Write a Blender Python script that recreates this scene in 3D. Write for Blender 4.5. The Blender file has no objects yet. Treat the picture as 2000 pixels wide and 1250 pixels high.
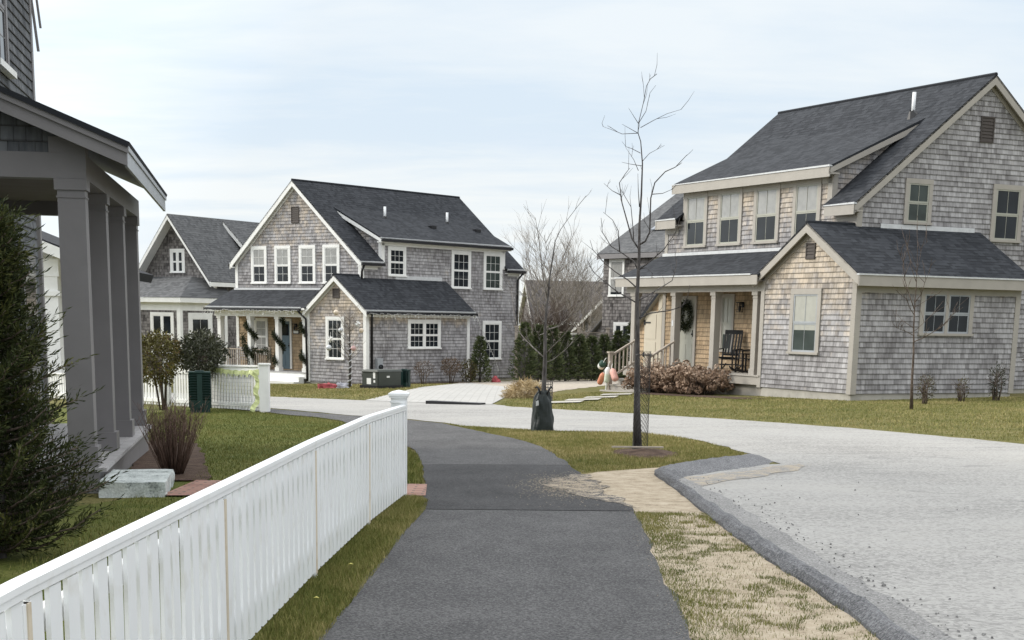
import bpy, bmesh, math, random
from mathutils import Vector, Matrix, noise
R = math.radians
SC = bpy.context.scene
COL = SC.collection
rnd = random.Random(7)

# ------------------------------------------------------------------ helpers
class MB:
    """collects polygons and links them as ONE mesh object"""
    def __init__(s): s.v = []; s.f = []; s.uv = []; s.mi = []; s.at = {}
    def poly(s, pts, uv=None, mi=0, at=None):
        b = len(s.v); s.v.extend([tuple(p) for p in pts]); n = len(pts)
        if at is not None:
            for i, a in enumerate(at if isinstance(at, (list, tuple)) else [at]*n): s.at[b+i] = a
        s.f.append(tuple(range(b, b+n))); s.uv.append(uv or [(0, 0)]*n); s.mi.append(mi)
    def hexa(s, c, mi=0):
        for q in ((0,3,2,1),(4,5,6,7),(0,1,5,4),(1,2,6,5),(2,3,7,6),(3,0,4,7)):
            s.poly([c[i] for i in q], None, mi)
    def box(s, x0, x1, y0, y1, z0, z1, mi=0):
        s.hexa([(x0,y0,z0),(x1,y0,z0),(x1,y1,z0),(x0,y1,z0),(x0,y0,z1),(x1,y0,z1),(x1,y1,z1),(x0,y1,z1)], mi)
    def beam(s, p, q, w, h, up=(0,0,1), mi=0):
        p, q, up = Vector(p), Vector(q), Vector(up)
        d = (q-p).normalized(); a = d.cross(up).normalized(); b = a.cross(d).normalized()
        a *= w/2; b *= h/2
        s.hexa([p-a-b, p+a-b, q+a-b, q-a-b, p-a+b, p+a+b, q+a+b, q-a+b], mi)
    def tube(s, pts, rad, n=6, mi=0, at=None):
        pts = [Vector(p) for p in pts]
        if not isinstance(rad, (list, tuple)): rad = [rad]*len(pts)
        base = len(s.v); a = None
        for i, p in enumerate(pts):
            d = (pts[min(i+1, len(pts)-1)]-pts[max(i-1, 0)])
            d = d.normalized() if d.length > 1e-9 else Vector((0,0,1))
            if a is None: a = d.orthogonal().normalized()
            else:
                a = a-d*a.dot(d); a = a.normalized() if a.length > 1e-6 else d.orthogonal().normalized()
            b = d.cross(a)
            for k in range(n):
                t = 2*math.pi*k/n
                if at is not None: s.at[len(s.v)] = at
                s.v.append(tuple(p+(a*math.cos(t)+b*math.sin(t))*rad[i]))
        L = 0
        for i in range(len(pts)-1):
            for k in range(n):
                j = (k+1) % n
                s.f.append((base+i*n+k, base+i*n+j, base+(i+1)*n+j, base+(i+1)*n+k)); s.uv.append([(0,0)]*4); s.mi.append(mi)
        s.f.append(tuple(base+k for k in reversed(range(n)))); s.uv.append([(0,0)]*n); s.mi.append(mi)
        s.f.append(tuple(base+(len(pts)-1)*n+k for k in range(n))); s.uv.append([(0,0)]*n); s.mi.append(mi)
    def lathe(s, prof, c=(0,0,0), n=16, mi=0, axis=None):
        M = Matrix.Translation(c)
        if axis is not None: M = M @ Vector((0,0,1)).rotation_difference(Vector(axis)).to_matrix().to_4x4()
        b = len(s.v)
        for r, z in prof:
            for k in range(n):
                t = 2*math.pi*k/n; s.v.append(tuple(M @ Vector((r*math.cos(t), r*math.sin(t), z))))
        for i in range(len(prof)-1):
            for k in range(n):
                j = (k+1) % n
                s.f.append((b+i*n+k, b+i*n+j, b+(i+1)*n+j, b+(i+1)*n+k)); s.uv.append([(0,0)]*4); s.mi.append(mi)
    def ball(s, c, r, n=12, mi=0):
        s.lathe([(r*math.sin(math.pi*i/8)+1e-4, -r*math.cos(math.pi*i/8)) for i in range(9)], c, n, mi)
    def build(s, name, mats, parent=None, smooth=False):
        me = bpy.data.meshes.new(name); me.from_pydata(s.v, [], s.f)
        if not isinstance(mats, (list, tuple)): mats = [mats]
        for m in mats: me.materials.append(m)
        l = me.uv_layers.new(name='UVMap'); flat = [c for u in s.uv for p in u for c in p]
        l.data.foreach_set('uv', flat)
        me.polygons.foreach_set('material_index', s.mi)
        if s.at:
            a = me.attributes.new('tint', 'FLOAT', 'POINT')
            a.data.foreach_set('value', [s.at.get(i, 0.5) for i in range(len(s.v))])
        if smooth: me.polygons.foreach_set('use_smooth', [True]*len(s.f))
        me.update()
        o = bpy.data.objects.new(name, me); COL.objects.link(o)
        if parent: o.parent = parent
        return o

def tag(o, label, cat, group=None, kind=None):
    o['label'] = label; o['category'] = cat
    if group: o['group'] = group
    if kind: o['kind'] = kind
    return o
def thing(name, label, cat, loc=(0,0,0), rz=0, group=None):
    o = bpy.data.objects.new(name, None); COL.objects.link(o); o.empty_display_size = .3
    o.location = loc; o.rotation_euler = (0,0,rz)
    return tag(o, label, cat, group)
def struct(o): o['kind'] = 'structure'; return o

def zg(x, y):
    return -.0145*min(33, max(0, y-12))-.025*max(0, min(y,120)-45)+.02*max(-25, min(25, x))*min(1, max(0, (y-6)/20))

# ------------------------------------------------------------------ materials
class G:
    def __init__(s, name, rough=.8, spec=.3):
        s.m = bpy.data.materials.new(name); s.m.use_nodes = True; s.t = s.m.node_tree; s.n = s.t.nodes
        s.b = s.n['Principled BSDF']; s.b.inputs['Roughness'].default_value = rough; s.b.inputs['Specular IOR Level'].default_value = spec
    def L(s, a, b): s.t.links.new(a, b)
    def put(s, i, v):
        if isinstance(v, bpy.types.NodeSocket): s.L(v, i)
        else: i.default_value = v if not isinstance(v, tuple) or len(v) != 3 or i.type != 'RGBA' else (*v, 1)
    def math(s, op, a, b=0.0, c=0.0):
        n = s.n.new('ShaderNodeMath'); n.operation = op; s.put(n.inputs[0], a); s.put(n.inputs[1], b); s.put(n.inputs[2], c); return n.outputs[0]
    def coord(s, k='Object'): return s.n.new('ShaderNodeTexCoord').outputs[k]
    def geo(s, k='Position'): return s.n.new('ShaderNodeNewGeometry').outputs[k]
    def sep(s, v): n = s.n.new('ShaderNodeSeparateXYZ'); s.L(v, n.inputs[0]); return n.outputs
    def comb(s, x, y, z=0.0):
        n = s.n.new('ShaderNodeCombineXYZ'); s.put(n.inputs[0], x); s.put(n.inputs[1], y); s.put(n.inputs[2], z); return n.outputs[0]
    def map(s, v, sc): n = s.n.new('ShaderNodeMapping'); s.L(v, n.inputs[0]); n.inputs['Scale'].default_value = sc; return n.outputs[0]
    def noise(s, v, sc, det=4, rough=.55, dist=0.0):
        n = s.n.new('ShaderNodeTexNoise'); s.L(v, n.inputs['Vector']); n.inputs['Scale'].default_value = sc
        n.inputs['Detail'].default_value = det; n.inputs['Roughness'].default_value = rough; n.inputs['Distortion'].default_value = dist; return n.outputs['Fac']
    def voro(s, v, sc, feat='F1', out='Distance', dim='3D', w=None):
        n = s.n.new('ShaderNodeTexVoronoi'); n.voronoi_dimensions = dim; n.feature = feat; n.inputs['Scale'].default_value = sc
        if w is not None: s.L(w, n.inputs['W'])
        elif v is not None: s.L(v, n.inputs['Vector'])
        n.inputs['Randomness'].default_value = .85
        return n.outputs[out]
    def ramp(s, f, stops):
        n = s.n.new('ShaderNodeValToRGB'); s.L(f, n.inputs[0]); e = n.color_ramp.elements
        while len(e) < len(stops): e.new(.5)
        for el, (p, c) in zip(e, stops):
            el.position = p; el.color = (*c, 1) if isinstance(c, tuple) else (c, c, c, 1)
        return n.outputs[0]
    def mix(s, f, a, b, mode='MIX'):
        n = s.n.new('ShaderNodeMix'); n.data_type = 'RGBA'; n.blend_type = mode
        s.put(n.inputs[0], f); s.put(n.inputs[6], a); s.put(n.inputs[7], b); return n.outputs[2]
    def attr(s, a='tint'): n = s.n.new('ShaderNodeAttribute'); n.attribute_name = a; return n.outputs['Fac']
    def col(s, c): s.put(s.b.inputs['Base Color'], c); return s
    def bump(s, h, st=.4, d=.02):
        n = s.n.new('ShaderNodeBump'); n.inputs['Strength'].default_value = st; n.inputs['Distance'].default_value = d
        s.L(h, n.inputs['Height']); s.L(n.outputs[0], s.b.inputs['Normal']); return s

def paint(name, c, rough=.55, var=.12, sc=3.0, spec=.35, dirt=None, streak=False):
    g = G(name, rough, spec); p = g.geo()
    f = g.noise(g.map(p, (1,1,.25)) if streak else p, sc, 5)
    lo = tuple(x*(1-var) for x in c); hi = tuple(min(.95, x*(1+var)) for x in c)
    k = g.ramp(f, [(.3, lo), (.7, hi)])
    if dirt: k = g.mix(g.ramp(g.noise(p, sc*2.7, 6), [(.55, 0.0), (.75, .6)]), k, dirt)
    g.col(k); g.bump(g.noise(p, 60, 3), .12, .004); return g.m

def shingle(name, dark, light, fresh, e=.13, wid=.13):
    g = G(name, .9, .15); uv = g.sep(g.coord('UV')); u, v = uv[0], uv[1]
    row = g.math('FLOOR', g.math('DIVIDE', v, e)); w = g.math('ADD', g.math('DIVIDE', u, wid), g.math('MULTIPLY', row, 37.73))
    cell = g.sep(g.voro(None, 1, 'F1', 'Color', '1D', w)); edge = g.voro(None, 1, 'DISTANCE_TO_EDGE', 'Distance', '1D', w)
    p2 = g.comb(u, v, 0.0)
    streak = g.noise(g.map(p2, (11, 2.0, 1)), 1, 6, .68)
    big = g.noise(p2, .9, 4)
    fac = g.math('ADD', g.math('MULTIPLY', cell[0], .24), g.math('ADD', g.math('MULTIPLY', streak, .85), g.math('MULTIPLY', g.math('SUBTRACT', big, .5), .6)))
    mid = tuple((a+b)/2*.96 for a, b in zip(dark, light))
    grey = g.ramp(fac, [(.34, dark), (.56, mid), (.82, light)])
    warm = g.ramp(fac, [(.3, tuple(c*.55 for c in fresh)), (.62, fresh), (.9, tuple(min(1, c*1.22) for c in fresh))])
    t = g.math('ADD', g.attr(), g.math('ADD', g.math('MULTIPLY', g.math('SUBTRACT', g.noise(p2, 2.2, 5), .5), 1.1), g.math('MULTIPLY', g.math('SUBTRACT', cell[1], .5), .18)))
    c = g.mix(g.ramp(t, [(.3, 0.0), (.75, 1.0)]), grey, warm)
    gap = g.ramp(edge, [(.0, 1.0), (.05, 0.0)])
    course_shade = g.ramp(g.math('FRACT', g.math('DIVIDE', v, e)), [(.0, .7), (.10, .42), (.17, 0.0)])   # course shadow lines, painted dark into each shingle's lower edge
    c = g.mix(course_shade, c, (.045,.04,.038)); c = g.mix(g.math('MULTIPLY', gap, .55), c, (.03,.027,.025))
    g.col(c)
    h = g.math('SUBTRACT', g.math('ADD', g.math('MULTIPLY', cell[2], .5), g.math('MULTIPLY', streak, .4)), gap)
    g.bump(h, .55, .008); return g.m

def roofing(name, dark, light, e=.145):
    g = G(name, .92, .2); uv = g.sep(g.coord('UV')); u, v = uv[0], uv[1]
    vr = g.math('DIVIDE', v, e); row = g.math('FLOOR', vr); fr = g.math('FRACT', vr)
    w = g.math('ADD', g.math('DIVIDE', u, .16), g.math('MULTIPLY', row, 41.17))
    cell = g.sep(g.voro(None, 1, 'F1', 'Color', '1D', w)); p2 = g.comb(u, v, 0.0)
    raised = g.ramp(cell[0], [(.45, 0.0), (.5, 1.0)])
    f = g.math('ADD', g.math('MULTIPLY', cell[1], .35), g.math('ADD', g.math('MULTIPLY', g.noise(p2, 90, 2), .3), g.math('MULTIPLY', g.noise(p2, .5, 3), .35)))
    c = g.ramp(f, [(.25, dark), (.85, light)])
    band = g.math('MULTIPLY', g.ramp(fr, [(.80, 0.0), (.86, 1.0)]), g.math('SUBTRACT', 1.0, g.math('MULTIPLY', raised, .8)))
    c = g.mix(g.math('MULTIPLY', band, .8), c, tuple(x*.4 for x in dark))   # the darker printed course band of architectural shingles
    g.col(c)
    g.bump(g.math('ADD', g.math('MULTIPLY', g.math('SUBTRACT', 1.0, fr), 1.0), g.math('MULTIPLY', raised, .5)), .7, .012); return g.m

def leafmat(name, stops, rough=.7, trans=0.0):
    g = G(name, rough, .2); g.col(g.ramp(g.attr(), stops)); return g.m

def glass(name, c):
    g = G(name, .035, .22); p = g.geo()
    g.col(g.ramp(g.noise(p, 1.3, 2), [(.35, tuple(x*.6 for x in c)), (.65, c)])); g.bump(g.noise(p, 1.1, 1), .04, .02); return g.m

M = {}
M['white'] = paint('white_paint', (.80,.80,.78), .5, .06)
M['fence_white'] = paint('vinyl_white', (.85,.865,.87), .42, .03, 3.0, .35, (.70,.69,.64), True)
M['taupe'] = paint('taupe_trim', (.36,.335,.30), .55, .06)
M['taupe_door'] = paint('grey_green_door', (.36,.36,.31), .5, .05)
M['tan_door'] = paint('tan_door', (.52,.47,.38), .5, .04)
M['grey_trim'] = paint('dark_grey_trim', (.20,.192,.196), .5, .06)
M['black'] = paint('black_metal', (.015,.015,.017), .4, .2)
M['conc'] = paint('foundation_concrete', (.42,.40,.36), .9, .15, 2, .1, (.2,.2,.16))
M['deck'] = paint('grey_deck', (.36,.35,.35), .7, .15, 5)
M['rail_wood'] = paint('weathered_rail', (.36,.31,.26), .8, .2, 7)
M['bluedoor'] = paint('blue_grey_door', (.13,.19,.23), .45, .05)
M['meter'] = paint('grey_metal', (.33,.35,.37), .4, .1)
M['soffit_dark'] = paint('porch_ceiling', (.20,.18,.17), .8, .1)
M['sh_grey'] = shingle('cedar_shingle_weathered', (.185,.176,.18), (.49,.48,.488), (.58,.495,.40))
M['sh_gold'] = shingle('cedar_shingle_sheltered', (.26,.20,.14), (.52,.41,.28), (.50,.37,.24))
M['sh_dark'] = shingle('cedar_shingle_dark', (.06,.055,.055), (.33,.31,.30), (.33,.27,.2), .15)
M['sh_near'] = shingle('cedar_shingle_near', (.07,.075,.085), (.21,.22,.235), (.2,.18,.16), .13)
M['roof'] = roofing('slate_grey_asphalt_roof', (.016,.018,.022), (.056,.060,.068))
M['roof_old'] = roofing('faded_asphalt_roof', (.07,.072,.075), (.15,.152,.155))
M['roof_brown'] = roofing('brown_asphalt_roof', (.06,.055,.055), (.11,.1,.1))
M['pane'] = glass('window_glass', (.022,.027,.032))
M['pane2'] = glass('window_glass_green', (.06,.075,.07))
M['blind'] = paint('window_shade', (.30,.30,.29), .25, .14, 6, .6)
M['blind_light'] = paint('window_shade_pale', (.40,.40,.36), .25, .06, 6, .6)
M['shut'] = paint('louver_brown', (.06,.05,.045), .7, .1)
M['flash'] = paint('flashing', (.55,.56,.57), .4, .1, 8, .5)
M['pvc'] = paint('vent_pipe', (.75,.76,.77), .5, .05)

# ------------------------------------------------------------------ house pieces (local frames)
class Fr:
    """a wall frame: origin, horizontal direction, outward normal"""
    def __init__(s, o, d, n): s.o = Vector(o); s.d = Vector(d); s.n = Vector(n)
    def P(s, a, z, off=0.0): q = s.o+s.d*a+s.n*off; return (q.x, q.y, q.z+z)
    def box(s, mb, a0, a1, z0, z1, d0, d1, mi=0):
        mb.hexa([s.P(a0,z0,d1), s.P(a1,z0,d1), s.P(a1,z0,d0), s.P(a0,z0,d0), s.P(a0,z1,d1), s.P(a1,z1,d1), s.P(a1,z1,d0), s.P(a0,z1,d0)], mi)

def clip(poly, z, keep_above):
    out = []
    for i in range(len(poly)):
        a, b = poly[i], poly[(i+1) % len(poly)]
        ia = (a[1] >= z) == keep_above or a[1] == z; ib = (b[1] >= z) == keep_above or b[1] == z
        if ia: out.append(a)
        if ia != ib:
            t = (z-a[1])/(b[1]-a[1]); out.append((a[0]+(b[0]-a[0])*t, z))
    return out

def shingles(mb, fr, poly, fresh=None, e=.13, su=0.0, lap=.017):
    """real overlapping courses clipped to a convex outline"""
    z0 = min(p[1] for p in poly); z1 = max(p[1] for p in poly)
    up = fr.d.cross(Vector((0,0,1))).dot(fr.n) > 0
    def add(pts, offs, uv, at):
        q = [fr.P(a, z, o) for (a, z), o in zip(pts, offs)]
        nrm = (Vector(q[1])-Vector(q[0])).cross(Vector(q[2])-Vector(q[0]))
        if nrm.dot(fr.n) < 0 and abs(nrm.dot(fr.n)) > 1e-12: q.reverse(); uv = uv[::-1]; at = at[::-1]
        mb.poly(q, uv, 0, at)
    k = math.floor(z0/e)
    while k*e < z1-1e-4:
        a, b = k*e, (k+1)*e
        c = clip(clip(poly, a, True), b, False) if a > z0 else clip(poly, b, False)
        k += 1
        c2 = []
        for p in c:
            if not c2 or (abs(p[0]-c2[-1][0])+abs(p[1]-c2[-1][1])) > 1e-5: c2.append(p)
        if len(c2) < 3: continue
        offs = [.003+lap*(1-(p[1]-a)/e) for p in c2]
        at = [fresh(p[0], p[1]) if fresh else 0.0 for p in c2]
        add(c2, offs, [(p[0]+su, min(max(p[1], a+.002), b-.002)) for p in c2], at)
        lo = min(p[1] for p in c2); xs = [p[0] for p in c2 if p[1] < lo+1e-4]
        if len(xs) >= 2 and max(xs)-min(xs) > .02:
            x0, x1 = min(xs), max(xs)
            mb.poly([fr.P(x0, lo, .003+lap), fr.P(x1, lo, .003+lap), fr.P(x1, lo, 0), fr.P(x0, lo, 0)], [(x0+su, lo+.004)]*4, 0, 0.0)

def roofslab(parent, name, quads, mats, th=.06):
    """quads: eave_a, eave_b, ridge_b, ridge_a; mats = [shingles, underside]"""
    mb = MB()
    for q in quads:
        a, b, c, d = [Vector(p) for p in q]
        n = (b-a).cross(d-a).normalized()
        if n.z < 0: n = -n
        ed = (b-a).normalized(); sd = n.cross(ed)
        if sd.dot(d-a) < 0: sd = -sd
        uv = [((p-a).dot(ed)+7, (p-a).dot(sd)) for p in (a, b, c, d)]
        top = [a, b, c, d]
        if (b-a).cross(c-a).z < 0: top.reverse(); uv.reverse()
        mb.poly(top, uv, 0)
        low = [p-n*th for p in top]
        mb.poly(low[::-1], None, 1)
        for i in range(4):
            j = (i+1) % 4; mb.poly([low[i], low[j], top[j], top[i]], None, 0)
    return mb.build(name, mats, parent)

def window(parent, fr, s0, s1, z0, z1, trim, nx=2, ny=2, cas=.11, shade=None, pane='pane', units=1, sash=None, curtain=0, name='window'):
    sash = sash or trim
    f = MB()
    fr.box(f, s0, s1, z1-cas, z1, 0, .05); fr.box(f, s0-.02, s1+.02, z0, z0+.06, 0, .085)
    fr.box(f, s0, s0+cas, z0+.06, z1-cas, 0, .047); fr.box(f, s1-cas, s1, z0+.06, z1-cas, 0, .047)
    a0, a1, b0, b1 = s0+cas, s1-cas, z0+.06, z1-cas
    if units == 2:
        m = (a0+a1)/2; fr.box(f, m-.05, m+.05, b0, b1, 0, .046); cells = [(a0, m-.05), (m+.05, a1)]
    else: cells = [(a0, a1)]
    w = f.build(name, M[trim], parent)
    sb, pb, bb = MB(), MB(), MB()
    for c0, c1 in cells:
        pb.poly([fr.P(c0, b0, .0235), fr.P(c1, b0, .0235), fr.P(c1, b1, .0235), fr.P(c0, b1, .0235)])
        t = .045; mid = (b0+b1)/2
        for lo, hi, d in ((b0, mid, .032), (mid, b1, .038)):
            fr.box(sb, c0, c0+t, lo, hi, .02, d); fr.box(sb, c1-t, c1, lo, hi, .02, d)
            fr.box(sb, c0+t, c1-t, lo, lo+t, .02, d+.001); fr.box(sb, c0+t, c1-t, hi-t*.8, hi, .02, d+.001)
            for i in range(1, nx):
                x = c0+t+(c1-c0-2*t)*i/nx; fr.box(sb, x-.006, x+.006, lo+t, hi-t*.8, .02, d-.004)
            for i in range(1, ny):
                z = lo+t+(hi-lo-1.8*t)*i/ny; fr.box(sb, c0+t, c1-t, z-.006, z+.006, .02, d-.005)
        if shade:
            zl = b1-(b1-b0)*shade[1]
            bb.poly([fr.P(c0+t, zl, .0246), fr.P(c1-t, zl, .0246), fr.P(c1-t, b1, .0246), fr.P(c0+t, b1, .0246)])
        if curtain:
            for sx in ((c0+t, c0+t+(c1-c0)*.24), (c1-t-(c1-c0)*.24, c1-t)):
                n = 8
                for i in range(n):
                    xa = sx[0]+(sx[1]-sx[0])*i/n; xb = sx[0]+(sx[1]-sx[0])*(i+1)/n
                    da, db = .0244+.004*(i % 2), .0244+.004*((i+1) % 2)
                    bb.poly([fr.P(xa, b0, da), fr.P(xb, b0, db), fr.P(xb, b1, db), fr.P(xa, b1, da)])
    sb.build('sash', M[sash], w); pb.build('pane', M[pane], w)
    if bb.f: bb.build('shade' if shade else 'curtain', M[shade[0]] if shade else M['blind_light'], w)
    return w

def louver(parent, fr, s0, s1, z0, z1, mat='shut', trim='shut'):
    f = MB(); t = .04
    fr.box(f, s0-t, s0, z0-t, z1+t, 0, .04); fr.box(f, s1, s1+t, z0-t, z1+t, 0, .04); fr.box(f, s0, s1, z1, z1+t, 0, .041); fr.box(f, s0, s1, z0-t, z0, 0, .041)
    n = max(3, int((z1-z0)/.075))
    for i in range(n):
        z = z0+(z1-z0)*i/n; h = (z1-z0)/n
        c = [(s0,z,.036),(s1,z,.036),(s1,z+h*.9,.02),(s0,z+h*.9,.02)]
        f.poly([fr.P(*q) for q in c]); f.poly([fr.P(s0,z,.036), fr.P(s0,z,.02), fr.P(s1,z,.02), fr.P(s1,z,.036)])
    f.poly([fr.P(s0,z0,.019), fr.P(s1,z0,.019), fr.P(s1,z1,.019), fr.P(s0,z1,.019)])
    return f.build('vent_louver', M[mat], parent)

def cornerboard(parent, fr1, a1, fr2, a2, z0, z1, mat, w=.14):
    """an L of two boards where two wall frames meet; a1 / a2 = position of the corner along each frame, boards run inward"""
    mb = MB(); s1 = -1 if a1 > .5 else 1; s2 = -1 if a2 > .5 else 1
    lo, hi = sorted((a1-s1*.03, a1+s1*w)); fr1.box(mb, lo, hi, z0, z1, -.01, .033)
    lo, hi = sorted((a2, a2+s2*w)); fr2.box(mb, lo, hi, z0, z1, -.01, .0305)
    return mb.build('corner_board', M[mat], parent)

def rake(parent, mapf, p0, p1, b, th, h, mat, drop=.0, outward=-1, name='rake_board', drip=None):
    """board under a roof edge from p0 to p1 (a, z), at ridge-axis position b"""
    mb = MB(); b0, b1 = sorted((b, b-outward*th))
    for (pa, pz, qa, qz, hh, o0, o1, mi) in ((*p0, *p1, h, b0, b1, 0),):
        c = []
        for bb in (o0, o1):
            c += [mapf(pa, bb, pz-hh), mapf(qa, bb, qz-hh), mapf(qa, bb, qz), mapf(pa, bb, pz)]
        mb.hexa(c, mi)
    return mb.build(name, M[mat], parent)

def downspout(parent, pts):
    mb = MB(); mb.tube(pts, .045, 6); return mb.build('downspout', M['black'], parent, True)

def lantern(parent, fr, a, z, name='wall_lantern'):
    mb = MB(); fr.box(mb, a-.05, a+.05, z-.02, z+.12, .02, .05); fr.box(mb, a-.02, a+.02, z+.06, z+.09, .05, .16)
    fr.box(mb, a-.07, a+.07, z-.16, z-.14, .07, .21); fr.box(mb, a-.08, a+.08, z+.1, z+.13, .06, .22)
    for da in (-.06, .05):
        fr.box(mb, a+da, a+da+.012, z-.14, z+.1, .08, .092); fr.box(mb, a+da, a+da+.012, z-.14, z+.1, .19, .202)
    fr.box(mb, a-.03, a+.03, z-.12, z+.02, .11, .17)
    return mb.build(name, M['black'], parent)

def cape(P):
    """a shingled two-storey house with shed dormer, corner wing and front porch; local u along the porch front, v into depth"""
    h = thing(P['name'], P['label'], 'house', P['loc'], P['rz'], 'shingled houses of the street')
    T = P['trim']; gab_front = P['mode'] == 'B'
    U, V = P['U'], P['V']                     # extents along u and v
    W, L = (U, V) if gab_front else (V, U)    # gable width, ridge length
    Hr, He, ov, oe = P['Hr'], P['He'], P['ov'], P['oe']; sl = (Hr-He)/(W/2+oe)
    mp = (lambda a, b, z: (a, b, z)) if gab_front else (lambda a, b, z: (b, W-a, z))
    front = Fr((0,0,0), (1,0,0), (0,-1,0)); right = Fr((U,0,0), (0,1,0), (1,0,0)); left = Fr((0,0,0), (0,1,0), (-1,0,0)); back = Fr((0,V,0), (1,0,0), (0,1,0))
    c, ww, p, wb, Hwr, Hwe = P['wing']; w0, w1 = c-ww/2, c+ww/2
    hw = He+sl*oe-.07; hr = Hr-.07
    zb = P['zb']
    # --- main walls
    F = P['fresh']
    gpoly = lambda z0: [(0,z0),(W,z0),(W,hw),(W/2,hr),(0,hw)]
    porch_wall = MB(); shingles(porch_wall, front, [(0,.2),(w0,.2),(w0,2.92),(0,2.92)], lambda a, z: .62)
    if gab_front:
        m = MB(); shingles(m, front, gpoly(2.92), F['front']); m.build('gable_wall', M[P['sh']], h)
        m = MB(); shingles(m, back, gpoly(zb)); m.build('wall', M[P['sh']], h)
        es = [(right, V, F['side']), (left, V, None)]
    else:
        m = MB(); shingles(m, right, gpoly(zb), F['side']); m.build('gable_wall', M[P['sh']], h)
        m = MB(); shingles(m, left, gpoly(zb)); m.build('wall', M[P['sh']], h)
        es = [(front, U, F['front']), (back, U, None)]
    porch_wall.build('porch_wall', M['sh_gold'], h)
    d1, d2, Hd, kd = P['dorm']; hd = Hd-.02
    for i, (fr, ln, fn) in enumerate(es):
        m = MB(); z0 = zb if (gab_front or i) else 2.92
        shingles(m, fr, [(0,z0),(ln,z0),(ln,He-.05),(0,He-.05)], fn)
        if i == 0: shingles(m, fr, [(d1,He-.05),(d2,He-.05),(d2,hd),(d1,hd)], fn)
        m.build('wall', M[P['sh']], h)
    # --- roof: dormer side is a = W
    zk = Hr-sl*kd; A = W/2+kd
    q = [(mp(-oe,-ov,He), mp(-oe,L+ov,He), mp(W/2,L+ov,Hr), mp(W/2,-ov,Hr)),
         (mp(W+oe,-ov,He), mp(W+oe,d1,He), mp(A,d1,zk), mp(A,-ov,zk)),
         (mp(W+oe,d2,He), mp(W+oe,L+ov,He), mp(A,L+ov,zk), mp(A,d2,zk)),
         (mp(A,-ov,zk), mp(A,L+ov,zk), mp(W/2,L+ov,Hr), mp(W/2,-ov,Hr))]
    roof = roofslab(h, 'roof', q, [M['roof'], M[T]])
    dm = roofslab(roof, 'dormer_roof', [(mp(W+oe+.04,d1-.25,Hd), mp(W+oe+.04,d2+.25,Hd), mp(A-.1,d2+.25,zk+sl*.1+.012), mp(A-.1,d1-.25,zk+sl*.1+.012))], [M['roof'], M[T]])
    mb = MB(); mb.tube([mp(W/2,-ov,Hr+.0), mp(W/2,L+ov,Hr+.0)], .05, 6); mb.build('ridge_cap', M['roof'], roof)
    # dormer cheeks
    sd = (Hd-zk)/(W+oe+.04-A)
    for b, nn in ((d1, -1), (d2, 1)):
        o = Vector(mp(0,b,0)); dr = Vector(mp(1,b,0))-o; nr = Vector(mp(0,b+nn,0))-o
        m = MB(); shingles(m, Fr(o, dr, nr), [(A+.05, zk-.05), (W, He+sl*oe-.1), (W, Hd-.05+(-sd)*(oe+.04))], (lambda a, z: .35)); m.build('dormer_cheek', M[P['sh']], h)
        rake(h, mp, (W+oe+.04, Hd-.05), (A+.02, zk-.045), b+nn*.25, .04, .15, T, outward=nn, name='dormer_rake_board')
        m = MB(); cc = []
        for bb in (b+nn*.035, b-nn*.0):
            cc += [mp(W-.14,bb,He-.02), mp(W+.036,bb,He-.02), mp(W+.036,bb,Hd-.1), mp(W-.14,bb,Hd-.1)]
        m.hexa(cc); cc = []
        for aa in (W+.034, W):
            cc += [mp(aa,b,He-.02), mp(aa,b-nn*.16,He-.02), mp(aa,b-nn*.16,Hd-.1), mp(aa,b,Hd-.1)]
        m.hexa(cc); m.build('corner_board', M[T], h)
    # rakes + frieze at the ends
    for b, s in ((-ov, -1), (L+ov, 1)):
        rake(h, mp, (-oe-.01, He-.03), (W/2, Hr-.02), b, .045, .24, T, outward=s)
        rake(h, mp, (W/2, Hr-.02), (W+oe+.01, He-.03), b, .045, .24, T, outward=s)
        e = 0 if s < 0 else L
        rake(h, mp, (0, hw-.04), (W/2, hr-.04), e+s*.032, .03, .22, T, outward=s, name='frieze_board')
        rake(h, mp, (W/2, hr-.04), (W, hw-.04), e+s*.032, .03, .22, T, outward=s, name='frieze_board')
    # eave trim: fascia or gutter runs
    def eave(a, b0, b1, z, sgn, nm='gutter'):
        m = MB(); x = sorted((a, a-sgn*.03)); fz = .05 if P['gutter'] else .24
        cs = [mp(x[0],b0,z-.03-fz), mp(x[1],b0,z-.03-fz), mp(x[1],b1,z-.03-fz), mp(x[0],b1,z-.03-fz), mp(x[0],b0,z-.02), mp(x[1],b0,z-.02), mp(x[1],b1,z-.02), mp(x[0],b1,z-.02)]
        m.hexa(cs); m.build('fascia', M[T], h)
        m = MB(); x = sorted((a+sgn*.02, a-sgn*.08))
        m.hexa([mp(x[0],b0-.01,z-.018), mp(x[1],b0-.01,z-.018), mp(x[1],b1+.01,z-.018), mp(x[0],b1+.01,z-.018), mp(x[0],b0-.01,z+.008), mp(x[1],b0-.01,z+.008), mp(x[1],b1+.01,z+.03), mp(x[0],b1+.01,z+.012)])
        m.build('drip_edge', M['flash'], h)
        if P['gutter']:
            m = MB(); x = sorted((a-sgn*.005, a+sgn*.11))
            m.hexa([mp(x[0],b0,z-.16), mp(x[1],b0,z-.16), mp(x[1],b1,z-.16), mp(x[0],b1,z-.16), mp(x[0],b0,z-.045), mp(x[1],b0,z-.045), mp(x[1],b1,z-.045), mp(x[0],b1,z-.045)])
            m.build('gutter', M['black'], h)
        m = MB(); x = sorted((a-sgn*.03, (W if sgn > 0 else 0)-sgn*.01))
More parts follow.
